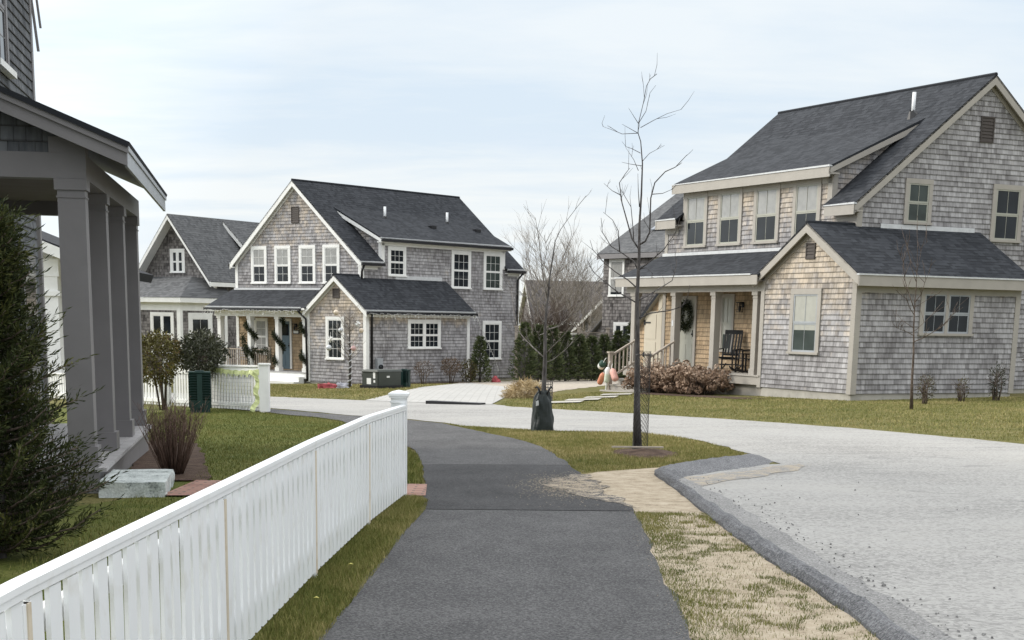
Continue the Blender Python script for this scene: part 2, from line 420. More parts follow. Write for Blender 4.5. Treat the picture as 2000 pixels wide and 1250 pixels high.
        m.hexa([mp(x[0],b0,z-.2), mp(x[1],b0,z-.2), mp(x[1],b1,z-.2), mp(x[0],b1,z-.2), mp(x[0],b0,z-.16), mp(x[1],b0,z-.16), mp(x[1],b1,z-.16), mp(x[0],b1,z-.16)]); m.build('soffit', M[T], h)
        fh = .3 if P['gutter'] else .4; m = MB(); ed = (W if sgn > 0 else 0); x = sorted((ed+sgn*.034, ed))
        m.hexa([mp(x[0],b0+ov,z-fh), mp(x[1],b0+ov,z-fh), mp(x[1],b1-ov,z-fh), mp(x[0],b1-ov,z-fh), mp(x[0],b0+ov,z-.2), mp(x[1],b0+ov,z-.2), mp(x[1],b1-ov,z-.2), mp(x[0],b1-ov,z-.2)]); m.build('frieze_board', M[T], h)
    eave(W+oe, -ov, d1-.06, He, 1); eave(W+oe, d2+.06, L+ov, He, 1); eave(W+oe+.04, d1-.25, d2+.25, Hd, 1); eave(-oe, -ov, L+ov, He, -1)
    # --- main corner boards and foundation
    tz = He-.05
    cornerboard(h, front, 0.0, left, 0.0, 2.92 if gab_front else 2.92, tz, T); cornerboard(h, front, 0.0, left, 0.0, .2, 2.9, T)
    cornerboard(h, front, U, right, 0.0, 3.1 if gab_front else Hwr-1.2, tz, T); cornerboard(h, right, V, back, U, zb, tz, T)
    m = MB(); m.box(.02, U-.02, .02, V-.02, -.9, zb+.02); m.box(w0+.02, w1-.02, -p+.02, wb-.02, -.9, zb+.0); m.build('foundation', M['conc'], h)
    # --- wing
    wf = Fr((0,-p,0), (1,0,0), (0,-1,0)); wr = Fr((w1,0,0), (0,1,0), (1,0,0)); wl = Fr((w0,0,0), (0,1,0), (-1,0,0)); wk = Fr((0,wb,0), (1,0,0), (0,1,0))
    o2, e2 = ov, oe; s2 = (Hwr-Hwe)/(ww/2+e2); hw2 = Hwe+s2*e2-.07
    m = MB(); shingles(m, wf, [(w0,zb),(w1,zb),(w1,hw2),(c,Hwr-.07),(w0,hw2)], F['wing_front'], su=3.1); m.build('wing_gable_wall', M[P['sh']], h)
    m = MB(); shingles(m, wr, [(-p,zb),(wb,zb),(wb,Hwe-.05),(-p,Hwe-.05)], F['wing_side'], su=5.3); m.build('wing_wall', M[P['sh']], h)
    m = MB(); shingles(m, wl, [(-p,zb),(0,zb),(0,hw2),(-p,hw2)], (lambda a, z: .5)); shingles(m, wk, [(U-.02,zb),(w1,zb),(w1,hw2),(U-.02,Hwr-.3)]); m.build('wing_wall', M[P['sh']], h)
    roof2 = roofslab(h, 'wing_roof', [((w1+e2,-p-o2,Hwe), (w1+e2,wb+o2,Hwe), (c,wb+o2,Hwr), (c,-p-o2,Hwr)), ((w0-e2,.05,Hwe), (w0-e2,-p-o2,Hwe), (c,-p-o2,Hwr), (c,.05,Hwr))], [M['roof'], M[T]])
    mb = MB(); mb.tube([(c,-p-o2,Hwr), (c,wb+o2,Hwr)], .045, 6); mb.build('ridge_cap', M['roof'], roof2)
    m = MB(); m.box(U+.018, U+.045, P['fl'][0], P['fl'][1], Hwr-.1, Hwr+.05); m.build('flashing', M['flash'], roof2)
    id_ = lambda a, b, z: (a, b, z)
    for s, b in ((-1, -p-o2), (1, wb+o2)):
        rake(h, id_, (w1+e2+.01, Hwe-.03), (c, Hwr-.02), b, .045, .24, T, outward=s)
        if s < 0: rake(h, id_, (w0-e2-.01, Hwe-.03), (c, Hwr-.02), b, .045, .24, T, outward=s)
    for q0, q1 in (((w1, hw2-.04), (c, Hwr-.11)), ((w0, hw2-.04), (c, Hwr-.11))): rake(h, id_, q0, q1, -p-.032, .03, .2, T, outward=-1, name='frieze_board')
    b0, b1 = -p-o2, wb+o2; x = w1+e2; fz = .06 if P['gutter'] else .24
    m = MB(); m.box(x-.03, x, b0, b1, Hwe-.03-fz, Hwe-.02); m.build('fascia', M[T], h)
    m = MB(); m.box(x-.08, x+.025, b0-.01, b1+.01, Hwe-.018, Hwe+.02); m.build('drip_edge', M['flash'], h)
    if P['gutter']: m = MB(); m.box(x+.001, x+.11, b0+.01, b1+.05, Hwe-.16, Hwe-.045); m.build('gutter', M['black'], h)
    m = MB(); m.box(w1-.01, x-.03, b0+.05, b1-.05, Hwe-.2, Hwe-.16); m.build('soffit', M[T], h)
    m = MB(); m.box(w1, w1+.034, -p, wb, Hwe-(.26 if P['gutter'] else .42), Hwe-.2); m.build('frieze_board', M[T], h)
    cornerboard(h, wf, w1, wr, -p, zb-.02, Hwe-.2, T); cornerboard(h, wr, wb, wk, w1, zb-.02, Hwe-.2, T); cornerboard(h, wf, w0+.0, wl, -p, zb-.02, Hwe-.05, T, .13)
    # --- porch
    pe = -p-.27; pt = 3.82; pz = Hwe+.07
    roofslab(h, 'porch_roof', [((-.28,pe,pz), (w0+.02,pe,pz), (w0+.02,.02,pt), (-.28,.02,pt))], [M['roof'], M[T]])
    m = MB(); m.box(-.1, w0-.55, -.06, -.018, pt-.02, pt+.07); m.build('flashing', M['flash'], h)
    m = MB(); m.box(-.28, w0-.02, pe, pe+.03, pz-(.1 if P['gutter'] else .27), pz-.02); m.build('fascia', M[T], h)
    m = MB(); m.box(-.3, w0-e2-.02, pe-.025, pe+.08, pz-.018, pz+.02); m.build('drip_edge', M['flash'], h)
    if P['gutter']: m = MB(); m.box(-.3, w0-e2-.02, pe-.11, pe-.001, pz-.15, pz-.045); m.build('gutter', M['black'], h)
    m = MB(); m.box(.02, w0, -p-.02, -p+.2, 2.68, 2.93); m.box(-.02, .2, -p-.0, 0, 2.69, 2.925); m.build('porch_beam', M[T], h)
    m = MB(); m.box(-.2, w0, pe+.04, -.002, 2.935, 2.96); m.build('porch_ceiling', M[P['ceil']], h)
    m = MB(); shingles(m, Fr((0.01,0,0), (0,1,0), (-1,0,0)), [(-p,2.95),(0,2.95),(0,pt-.1),(-p,pz+.02)], lambda a, z: .3); m.build('porch_side_wall', M[P['sh']], h)
    m = MB()
    for a, b, z0_, z1_ in ((-.28, -.24, 0, 0),): m.hexa([(a,pe,pz-.2), (b,pe,pz-.2), (b,0,pt-.22), (a,0,pt-.22), (a,pe,pz-.03), (b,pe,pz-.03), (b,0,pt-.05), (a,0,pt-.05)])
    m.build('rake_board', M[T], h)
    dz = P['deck']
    m = MB(); n = int((w0-.02)/.14)
    for i in range(int(p/.14)+1):
        y0 = -p-.06+i*.14; m.box(-.05, w0-.02, y0, min(y0+.132, -.02), dz-.04, dz)
    m.build('porch_floor', M[P['floor']], h)
    m = MB(); m.box(-.03, w0-.02, -p-.03, -p, dz-.26, dz-.042); m.box(-.03, .0, -p, 0, dz-.26, dz-.042); m.build('porch_rim', M[T], h)
    m = MB(); m.box(.05, w0-.02, -p+.12, -p+.16, -.7, dz-.26); m.build('porch_skirt', M[P['skirt']], h)
    for i, a in enumerate(P['cols']):
        m = MB(); y = -p+.02; s = .2
        m.box(a, a+s, y, y+s, dz, 2.68); m.box(a-.025, a+s+.025, y-.025, y+s+.025, dz, dz+.16); m.box(a-.03, a+s+.03, y-.03, y+s+.03, 2.58, 2.68); m.box(a-.015, a+s+.015, y-.015, y+s+.015, 2.5, 2.52)
        m.build('porch_column', M[T], h)
    return h, dict(front=front, right=right, left=left, wf=wf, wr=wr, mp=mp, A=A, zk=zk, w0=w0, w1=w1, sl=sl, pe=pe, pz=pz, roof=roof)

def door(parent, fr, a0, a1, z0, z1, trim, mat, lite=False, handle='black'):
    m = MB(); t = .11
    fr.box(m, a0-t, a0, z0, z1, 0, .05); fr.box(m, a1, a1+t, z0, z1, 0, .05); fr.box(m, a0-t, a1+t, z1, z1+t, 0, .055); f = m.build('door_frame', M[trim], parent)
    m = MB(); fr.box(m, a0, a1, z0, z1, 0, .026); w = a1-a0
    for x0, x1 in ((.12, .46), (.54, .88)):
        for y0, y1 in ((.06, .36), (.44, .62)) if lite else ((.06, .34), (.42, .72), (.78, .93)):
            fr.box(m, a0+w*x0, a0+w*x1, z0+(z1-z0)*y0, z0+(z1-z0)*y1, .02, .034)
    d = m.build('door', M[mat], parent)
    if lite:
        m = MB(); fr.box(m, a0+w*.14, a0+w*.86, z0+(z1-z0)*.7, z0+(z1-z0)*.94, .02, .031); m.build('door_lite', M['pane'], d)
    m = MB(); hx = a1-.07; P = fr.P(hx, z0+.98, .05); m.ball(P, .032, 8); fr.box(m, hx-.015, hx+.015, z0+.9, z0+1.1, .026, .034); m.build('handle', M[handle], d)
    return d

# ------------------------------------------------------------------ the middle house (white trim)
def grad(z_lo, z_hi, lo, hi): return lambda a, z: lo+(hi-lo)*min(1, max(0, (z-z_lo)/(z_hi-z_lo)))
hB, b = cape(dict(name='shingled_house', label='grey shingled house with white trim, blue-grey door and garlands on its porch', mode='B', loc=(-12.11,69.16,-1.138), rz=-.684,
    U=7.66, V=10.2, Hr=8.27, He=4.94, ov=.2, oe=.19, dorm=(1.19,9.13,5.93,1.39), wing=(7.55,3.26,1.26,4.99,4.39,3.0), trim='white', gutter=True, zb=.1, deck=.45, sh='sh_grey',
    fresh=dict(front=grad(4.3, 7.2, .22, .48), side=lambda a, z: .16, wing_front=grad(.8, 3.3, .2, .66), wing_side=lambda a, z: .12+.6*max(0, (z-2.2)/.6)), cols=(.14,2.08,3.82,5.47), ceil='white', floor='deck', skirt='conc', fl=(2.0,4.9)))
for s0 in (1.03, 2.52, 4.03, 5.46): window(hB, b['front'], s0, s0+.99, 4.05, 5.63, 'white', 2, 2, .12, ('blind', .52), sash='white')
louver(hB, b['front'], 3.62, 4.01, 6.58, 7.16)
for v0, v1, z0, z1, cv in ((1.55,2.64,4.40,5.62,0), (5.52,6.81,4.0,5.62,0), (7.68,8.98,4.0,5.64,0), (7.67,8.98,.93,2.65,0)):
    window(hB, b['right'], v0, v1, z0, z1, 'white', 3, 2, .13, ('pane2', .97) if v0 == 7.68 else None, sash='white')
window(hB, b['wf'], 6.91, 7.96, 1.01, 2.73, 'white', 3, 2, .12)
louver(hB, b['wf'], 7.36, 7.66, 3.5, 3.8)
window(hB, b['wr'], 1.13, 3.14, 1.47, 2.67, 'white', 3, 2, .13, units=2)
window(hB, b['front'], 1.16, 2.02, 1.06, 2.62, 'white', 2, 2, .1, ('blind', .98))
door(hB, b['front'], 2.84, 3.42, .5, 2.5, 'white', 'bluedoor', True)
lantern(hB, b['front'], 3.82, 2.28)
m = MB(); b['front'].box(m, 3.64, 4.0, 1.98, 2.14, .02, .06); b['front'].box(m, 3.67, 3.97, 2.005, 2.115, .06, .064, 1); m.build('house_sign', [M['black'], M['white']], hB)
for a, z0, z1 in ((4.6, 6.78, .62), (8.55, 0, 0)): pass
sl = b['sl']
for vv, k, L_ in ((3.3, 2.0, .5), (7.3, 2.0, .5)):      # plastic vent stacks on the dormer roof side
    a = 7.66/2+k; z = b['zk']-(k-1.39)*.445; m = MB(); m.tube([(a,vv,z-.1), (a,vv,z+L_)], .055, 10); m.build('vent_pipe', M['pvc'], b['roof'], True)
    m = MB(); m.lathe([(.17,-.03),(.08,.09),(.056,.12)], (a,vv,z), 10, axis=(sl*.5,0,1)); m.build('pipe_boot', M['black'], b['roof'])
for vv, k in ((5.6, 2.64), (8.6, 2.64)):
    a = 7.66/2+k; z = b['zk']-(k-1.39)*.445; m = MB(); m.box(a-.12, a+.12, vv-.16, vv+.16, z-.02, z+.1); m.build('roof_vent', M['black'], b['roof'])
mp = b['mp']
downspout(hB, [(7.9,-.05,4.8), (7.72,-.02,4.55), (7.72,-.02,3.75)])
downspout(hB, [(7.9,10.25,4.8), (7.74,10.05,4.5), (7.74,10.05,.2)])
downspout(hB, [(9.45,-1.2,2.86), (9.24,-1.0,2.55), (9.24,-1.0,.1)])
downspout(hB, [(5.55,-1.58,2.95), (5.82,-1.36,2.6), (5.84,-1.34,.1)])
m = MB(); b['wr'].box(m, -.78, -.46, .55, 1.12, .02, .16); P_ = b['wr'].P(-.62, .78, .16); m.lathe([(.1,0),(.1,.06),(.085,.09),(1e-3,.1)], P_, 14, 1, axis=(1,0,0)); m.build('electric_meter', [M['meter'], M['pane']], hB)
m = MB()
for i in range(2): m.box(3.3, 5.6, -1.29-.3*(i+1), -1.29-.3*i, -.5, .45-.19*(i+1))
m.build('porch_steps', M['white'], hB)
def railing(parent, p, q, zb_, zt, mat, n, name='porch_railing', slope=0.0):
    """rail from p to q (xy), balusters between two rails; slope drops the far end"""
    m = MB(); a = Vector((*p, 0)); d = Vector((*q, 0))-a
    A0, A1 = a+Vector((0,0,zt)), a+d+Vector((0,0,zt-slope)); m.beam(A0, A1, .08, .05)
    B0, B1 = a+Vector((0,0,zb_)), a+d+Vector((0,0,zb_-slope)); m.beam(B0, B1, .05, .06)
    for i in range(1, n):
        t = i/n; m.beam(B0.lerp(B1, t), A0.lerp(A1, t), .035, .035, (1,0,0))
    return m.build(name, M[mat], parent)
railing(hB, (.34,-1.15), (2.08,-1.15), .55, 1.3, 'rail_wood', 12); railing(hB, (2.28,-1.15), (3.34,-1.15), .55, 1.3, 'rail_wood', 8)
m = MB(); m.box(3.3, 3.4, -1.2, -1.1, .45, 1.42); m.build('railing_post', M['rail_wood'], hB)

# ------------------------------------------------------------------ the right house (taupe trim)
hC, c_ = cape(dict(name='shingled_house', label='large grey shingled house with taupe trim, rocking chairs and a wreath on its porch', mode='C', loc=(4.72,48.99,-.217), rz=-1.101,
    U=9.06, V=8.27, Hr=8.33, He=4.87, ov=.2, oe=.29, dorm=(.97,7.98,5.86,1.5), wing=(9.0,3.78,1.357,3.99,4.37,3.05), trim='taupe', gutter=False, zb=.17, deck=.47, sh='sh_grey',
    fresh=dict(front=grad(4.2, 5.8, .3, .75), side=lambda a, z: .08, wing_front=grad(.9, 3.4, .1, .74), wing_side=lambda a, z: .06+.6*max(0, (z-2.35)/.6)), cols=(.26,2.52,4.57,6.56), ceil='soffit_dark', floor='taupe', skirt='taupe', fl=(.75,3.95)))
for s0 in (1.03, 2.79, 4.56, 6.36): window(hC, c_['front'], s0, s0+1.2, 4.02, 5.61, 'taupe', 2, 1, .13, ('blind', .5), sash='taupe_door', curtain=0)
window(hC, c_['right'], 1.49, 2.41, 4.44, 5.59, 'taupe', 2, 1, .12, ('pane2', .97), sash='taupe_door')
window(hC, c_['right'], 4.51, 5.61, 4.1, 5.6, 'taupe', 2, 1, .13, None, sash='taupe_door')
louver(hC, c_['right'], 3.94, 4.33, 6.67, 7.25)
window(hC, c_['wf'], 8.3, 9.56, 1.08, 2.73, 'taupe', 2, 1, .14, ('blind_light', .62), 'pane2', sash='meter')
louver(hC, c_['wf'], 8.85, 9.15, 3.5, 3.82)
window(hC, c_['wr'], .66, 2.42, 1.61, 2.76, 'taupe', 2, 1, .13, None, units=2, sash='meter')
window(hC, c_['front'], 3.16, 3.84, 1.0, 2.66, 'taupe', 2, 1, .1, ('blind_light', .7), 'pane2', sash='taupe_door')
dC = door(hC, c_['front'], 1.0, 1.78, .5, 2.5, 'taupe', 'taupe_door')
lantern(hC, c_['front'], 4.26, 2.3)
m = MB(); k = 1.2; zz = 8.33-c_['sl']*k; m.tube([(7.5,8.27/2-k,zz-.1), (7.5,8.27/2-k,zz+.6)], .05, 10); m.build('vent_pipe', M['pvc'], c_['roof'], True)
m = MB(); m.lathe([(.2,-.05),(.09,.1),(.06,.14)], (7.5,8.27/2-k,zz), 10, axis=(0,-.5,1)); m.build('pipe_boot', M['black'], c_['roof'])
# storage closet beside the porch with strap hinges
cf = Fr((0,.05,0), (1,0,0), (0,-1,0)); m = MB(); shingles(m, cf, [(-1.45,.1),(-.02,.1),(-.02,2.85),(-1.45,1.75)], lambda a, z: .78); shingles(m, Fr((-1.45,0,0),(0,1,0),(-1,0,0)), [(.05,.1),(2.2,.1),(2.2,1.7),(.05,1.7)]); m.build('closet_wall', M['sh_gold'], hC)
m = MB(); cf.box(m, -1.1, -.3, .4, 2.15, .02, .05); cf.box(m, -.29, -.08, .3, 2.75, .02, .06); cf.box(m, -1.0, -.4, .52, 1.2, .05, .062); cf.box(m, -1.0, -.4, 1.3, 2.05, .05, .062); cd = m.build('closet_door', M['tan_door'], hC)
m = MB()
for z in (.78, 1.78): cf.box(m, -1.09, -.72, z, z+.045, .05, .075); cf.box(m, -1.12, -1.05, z-.05, z+.095, .05, .077)
m.build('strap_hinge', M['black'], cd)
roofslab(hC, 'closet_roof', [((-1.6,-.12,1.68), (-1.6,2.3,1.68), (.0,2.3,2.9), (.0,-.12,2.9))], [M['roof'], M['taupe']], .1)
# front steps with rails
m = MB(); g0 = .08
for i in range(4):
    z1 = .47-.17*(i+1)+.0; m.box(.62, 2.78, -1.42-.29*(i+1), -1.42-.29*i+.02, z1-.04, z1); m.box(.66, 2.74, -1.42-.29*(i+1)+.03, -1.42-.29*i, -.7, z1-.04)
m.build('porch_steps', M['taupe'], hC)
for u_ in (.58, 2.74):
    m = MB(); m.box(u_, u_+.11, -2.3, -2.19, -.5, .88); m.box(u_-.03, u_+.14, -2.33, -2.16, .88, .93); m.build('railing_post', M['rail_wood'], hC)
    railing(hC, (u_+.05,-1.36), (u_+.05,-2.2), .62, 1.28, 'rail_wood', 6, 'stair_railing', .46)
m = MB(); c_['wf'].box(m, 0, 0, 0, 0, 0, 0)
# house number plate on the second porch column
m = MB(); m.box(2.58, 2.66, -1.345, -1.338, 1.72, 1.88); m.build('number_plate', M['flash'], hC)

# ------------------------------------------------------------------ the near house (dark grey porch) on the left
hN = thing('porch_house', 'dark grey shingled house with a square-columned porch, close by on the left', 'house', (-3.95,14.84,-.08), .153, 'shingled houses of the street')
zd = .25; vE = 6.15
m = MB()
for i in range(15): m.box(-1.69+i*.117, -1.69+i*.117+.112, .0, vE, zd-.035, zd)
m.build('porch_floor', M['deck'], hN)
m = MB(); m.box(-1.7, -.012, .02, .05, -.4, zd-.037); m.box(-.042, -.012, .05, vE, -.4, zd-.037); m.build('porch_rim', M['grey_trim'], hN)
for v in (.08, 1.95, 3.9, 5.82):
    m = MB(); m.box(-.30, -.05, v, v+.25, zd, 2.93); m.box(-.335, -.02, v-.03, v+.28, zd, zd+.2); m.box(-.325, -.03, v-.02, v+.27, 2.83, 2.93); m.box(-.31, -.042, v-.01, v+.26, 2.76, 2.775)
    m.build('porch_column', M['grey_trim'], hN)
m = MB(); m.box(-1.7, -.03, .07, .31, 2.932, 3.16); m.box(-.3, -.035, .31, vE, 2.932, 3.15); m.box(-1.7, -.31, vE-.2, vE, 2.932, 3.14); m.box(-.36, -.032, .064, .31, 3.16, 3.3); m.build('porch_beam', M['grey_trim'], hN)
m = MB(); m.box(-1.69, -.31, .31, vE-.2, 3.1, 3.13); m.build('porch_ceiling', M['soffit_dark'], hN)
nf = Fr((0,.09,0), (1,0,0), (0,-1,0)); nr = Fr((-1.7,0,0), (0,1,0), (1,0,0)); rs = .4
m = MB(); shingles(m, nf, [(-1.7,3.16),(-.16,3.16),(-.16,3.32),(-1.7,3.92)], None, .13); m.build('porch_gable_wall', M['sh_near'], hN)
zr = lambda u: 3.24+rs*(.36-u)
rfN = roofslab(hN, 'porch_roof', [((.40,-.24,zr(.40)+.02), (.33,vE+.1,zr(.40)+.02), (-1.72,vE+.3,zr(-1.72)+.02), (-1.72,-.24,zr(-1.72)+.02))], [M['roof'], M['grey_trim']], .05)
m = MB(); m.hexa([(.37,-.2,zr(.37)-.2),(.37,-.16,zr(.37)-.2),(-1.72,-.16,zr(-1.72)-.2),(-1.72,-.2,zr(-1.72)-.2),(.37,-.2,zr(.37)-.03),(.37,-.16,zr(.37)-.03),(-1.72,-.16,zr(-1.72)-.03),(-1.72,-.2,zr(-1.72)-.03)])
m.hexa([(.385,-.225,zr(.385)-.085),(.385,-.2,zr(.385)-.085),(-1.72,-.2,zr(-1.72)-.085),(-1.72,-.225,zr(-1.72)-.085),(.385,-.225,zr(.385)-.025),(.385,-.2,zr(.385)-.025),(-1.72,-.2,zr(-1.72)-.025),(-1.72,-.225,zr(-1.72)-.025)]); m.build('rake_board', M['grey_trim'], hN)
m = MB(); m.hexa([(.345,-.158,3.03),(.372,-.158,3.03),(.302,vE+.06,3.03),(.275,vE+.06,3.03),(.345,-.158,3.2),(.372,-.158,3.2),(.302,vE+.06,3.2),(.275,vE+.06,3.2)]); m.hexa([(.374,-.19,3.17),(.387,-.19,3.17),(.317,vE+.09,3.17),(.304,vE+.09,3.17),(.374,-.19,3.22),(.387,-.19,3.22),(.317,vE+.09,3.22),(.304,vE+.09,3.22)]); m.build('fascia', M['meter'], hN)
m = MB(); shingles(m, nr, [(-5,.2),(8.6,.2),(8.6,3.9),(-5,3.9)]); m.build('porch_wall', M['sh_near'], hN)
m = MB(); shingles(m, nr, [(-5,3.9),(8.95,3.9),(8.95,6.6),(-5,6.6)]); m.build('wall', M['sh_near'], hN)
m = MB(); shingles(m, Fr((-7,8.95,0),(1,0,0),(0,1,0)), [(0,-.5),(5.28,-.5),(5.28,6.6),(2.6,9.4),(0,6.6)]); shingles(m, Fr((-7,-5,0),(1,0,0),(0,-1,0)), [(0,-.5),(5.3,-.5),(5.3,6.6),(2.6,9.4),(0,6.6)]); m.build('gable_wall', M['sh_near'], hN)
m = MB(); m.box(-1.83, -1.672, 8.83, 8.985, 0, 6.55); m.build('corner_board', M['grey_trim'], hN)
roofslab(hN, 'roof', [((-1.5,-5.3,6.6), (-1.5,9.2,6.6), (-4.4,9.2,9.6), (-4.4,-5.3,9.6)), ((-7.3,-5.3,6.6), (-7.3,9.2,6.6), (-4.4,9.2,9.6), (-4.4,-5.3,9.6))], [M['roof'], M['grey_trim']])
m = MB(); m.beam((-1.62,9.12,5.4), (-1.73,9.12,6.55), .035, .05, (0,1,0)); m.beam((-1.575,9.12,5.72), (-1.655,9.12,6.55), .03, .05, (0,1,0)); m.build('eave_return', M['grey_trim'], hN)
window(hN, nr, 5.5, 6.62, 4.72, 6.3, 'grey_trim', 2, 2, .12)
m = MB(); nr.box(m, 5.45, 6.7, 4.68, 4.76, 0, .12); m.build('window_sill', M['white'], hN)
m = MB(); nr.box(m, 6.9, 8.1, zd, 2.5, .0, .045); dN = m.build('door', M['grey_trim'], hN)
m = MB(); nr.box(m, 7.05, 7.95, 1.1, 2.38, .04, .05); m.build('door_lite', M['pane'], dN)
window(hN, nr, 4.4, 5.5, .9, 2.5, 'grey_trim', 2, 2, .12); window(hN, nr, 1.9, 3.0, .9, 2.5, 'grey_trim', 2, 2, .12)

# ------------------------------------------------------------------ far houses
def simple_house(name, label, loc, rz, Wd, Ln, he, hr, sh, roofm, trim, ov=.3, ridge='v', zb=0.0):
    h = thing(name, label, 'house', loc, rz, 'houses behind the street')
    mp = (lambda a, b, z: (a, b, z)) if ridge == 'v' else (lambda a, b, z: (b, a, z))
    f0 = Fr(mp(0,0,0), mp(1,0,0), mp(0,-1,0)); f1 = Fr(mp(0,Ln,0), mp(1,0,0), mp(0,1,0)); s0 = Fr(mp(0,0,0), mp(0,1,0), mp(-1,0,0)); s1 = Fr(mp(Wd,0,0), mp(0,1,0), mp(1,0,0))
    k = (hr-he)/(Wd/2+.3)
    for f in (f0, f1):
        m = MB(); shingles(m, f, [(0,-1),(Wd,-1),(Wd,he+k*.3-.07),(Wd/2,hr-.07),(0,he+k*.3-.07)], None, .15); m.build('gable_wall', M[sh], h)
    for f in (s0, s1):
        m = MB(); shingles(m, f, [(0,-1),(Ln,-1),(Ln,he),(0,he)], None, .15); m.build('wall', M[sh], h)
    rf = roofslab(h, 'roof', [(mp(-.3,-ov,he), mp(-.3,Ln+ov,he), mp(Wd/2,Ln+ov,hr), mp(Wd/2,-ov,hr)), (mp(Wd+.3,-ov,he), mp(Wd+.3,Ln+ov,he), mp(Wd/2,Ln+ov,hr), mp(Wd/2,-ov,hr))], [M[roofm], M[trim]])
    for s, b in ((-1,-ov), (1,Ln+ov)):
        rake(h, mp, (-.31,he-.03), (Wd/2,hr-.02), b, .05, .25, trim, outward=s); rake(h, mp, (Wd+.31,he-.03), (Wd/2,hr-.02), b, .05, .25, trim, outward=s)
    for a in (-.3, Wd+.27):
        m = MB(); p0, p1 = mp(a,-ov,0), mp(a+.03,Ln+ov,0); m.box(min(p0[0],p1[0]), max(p0[0],p1[0]), min(p0[1],p1[1]), max(p0[1],p1[1]), he-.24, he-.03); m.build('fascia', M[trim], h)
    return h, (f0, f1, s0, s1), mp
hA, fa, _ = simple_house('gabled_house', 'small dark shingled house with steep gable and hipped front bay, far left behind the bushes', (-19.95,85.2,-1.35), -.5, 4.9, 11, 4.6, 8.05, 'sh_dark', 'roof_old', 'white', .75)
window(hA, fa[0], 1.95, 2.95, 5.05, 6.3, 'white', 1, 1, .16, units=2)
m = MB(); fb = Fr((0,-3.1,0),(1,0,0),(0,-1,0)); fbr = Fr((5.14,0,0),(0,1,0),(1,0,0))
shingles(m, fb, [(0,-1),(5.14,-1),(5.14,3.5),(0,3.5)], None, .15); shingles(m, fbr, [(-3.1,-1),(.6,-1),(.6,3.5),(-3.1,3.5)], None, .15); m.build('bay_wall', M['sh_dark'], hA)
m = MB()
for q in ([(-.3,-3.4,3.75),(5.44,-3.4,3.75),(3.9,-.6,4.85),(.3,-.02,4.85)], [(5.44,-3.4,3.75),(5.44,.9,3.75),(4.6,.9,4.6),(3.9,-.6,4.85)], [(.3,-.02,4.85),(3.9,-.6,4.85),(4.6,.9,4.6),(.3,.9,4.85)]):
    m.poly(q, [(p[0]+p[1]*.3, p[2]*1.6) for p in q])
m.build('bay_roof', M['roof_old'], hA)
m = MB(); m.box(-.3, 5.42, -3.38, .9, 3.5, 3.74); m.box(-.05, 5.18, -3.14, .6, 3.1, 3.5); m.build('bay_cornice', M['white'], hA)
for bx_ in ((4.98,5.2,-3.16,-2.95,-1,3.1), (-.05,.15,-3.16,-2.95,-1,3.1), (5.0,5.2,.4,.62,-1,3.1), (4.72,4.92,-.05,.15,3.6,4.5)):
    m = MB(); m.box(*bx_); m.build('corner_board', M['white'], hA)
window(hA, fb, 3.2, 4.75, .9, 3.0, 'white', 1, 1, .16, units=2); window(hA, fbr, -2.5, -.6, .5, 3.0, 'white', 2, 1, .3)
door(hA, fb, 1.1, 2.1, .4, 2.9, 'white', 'tan_door')
roofslab(hA, 'dormer_roof', [((5.4,3.5,5.4),(5.4,9,5.4),(2.7,9,7.95),(2.7,3.5,7.95))], [M['roof_old'], M['white']]); rake(hA, lambda a,b,z:(a,b,z), (5.42,5.38), (2.7,7.93), 3.5, .05, .3, 'white', outward=-1)
m = MB(); shingles(m, Fr((0,3.75,0),(1,0,0),(0,-1,0)), [(2.8,7.7),(4.9,4.7),(4.9,5.6)], None, .15); shingles(m, Fr((4.9,0,0),(0,1,0),(1,0,0)), [(3.75,4.2),(9,4.2),(9,5.6),(3.75,5.6)], None, .15); m.build('dormer_wall', M['sh_dark'], hA)

hD, fd, _ = simple_house('dark_shingled_house', 'dark weathered shingled house with solar panels on its roof, behind the taupe-trimmed house', (4.25,74.0,-1.35), -.95, 9.0, 11, 6.0, 9.0, 'sh_dark', 'roof_old', 'grey_trim', .15, 'u')
window(hD, fd[2], .45, 1.55, 4.05, 5.75, 'white', 1, 1, .1, ('blind', .9)); window(hD, fd[2], 3.6, 4.8, 4.9, 5.8, 'white', 2, 1, .1); window(hD, fd[2], .9, 2.1, 1.2, 2.9, 'white', 1, 1, .13, units=2)
m = MB(); k = 3.0/4.8
for i in range(3):
    u0 = 1.75+i*1.7; c = [(u0,1.3,0),(u0+1.62,1.3,0),(u0+1.62,3.6,0),(u0,3.6,0)]
    lo = [(x,y,6.0+(y+.3)*k+.07) for x,y,_ in c]; m.hexa(lo+[(x,y,z+.05) for x,y,z in lo])
G_ = G('solar_panel', .12, .8); G_.col(G_.ramp(G_.noise(G_.geo(), 2, 2), [(.3,(.10,.12,.15)),(.7,(.16,.18,.21))])); m.build('solar_panel', G_.m, hD)
m = MB(); m.box(-2.2, 0, 1.2, 5, -1, 2.2); shingles(m, Fr((0,1.2,0),(1,0,0),(0,-1,0)), [(-2.2,-1),(0,-1),(0,3.9),(-2.2,2.3)], None, .15); m.build('lean_to_wall', M['sh_dark'], hD)
roofslab(hD, 'lean_to_roof', [((-2.5,1.0,2.15),(-2.5,5.2,2.15),(0,5.2,4.0),(0,1.0,4.0))], [M['roof_old'], M['grey_trim']])

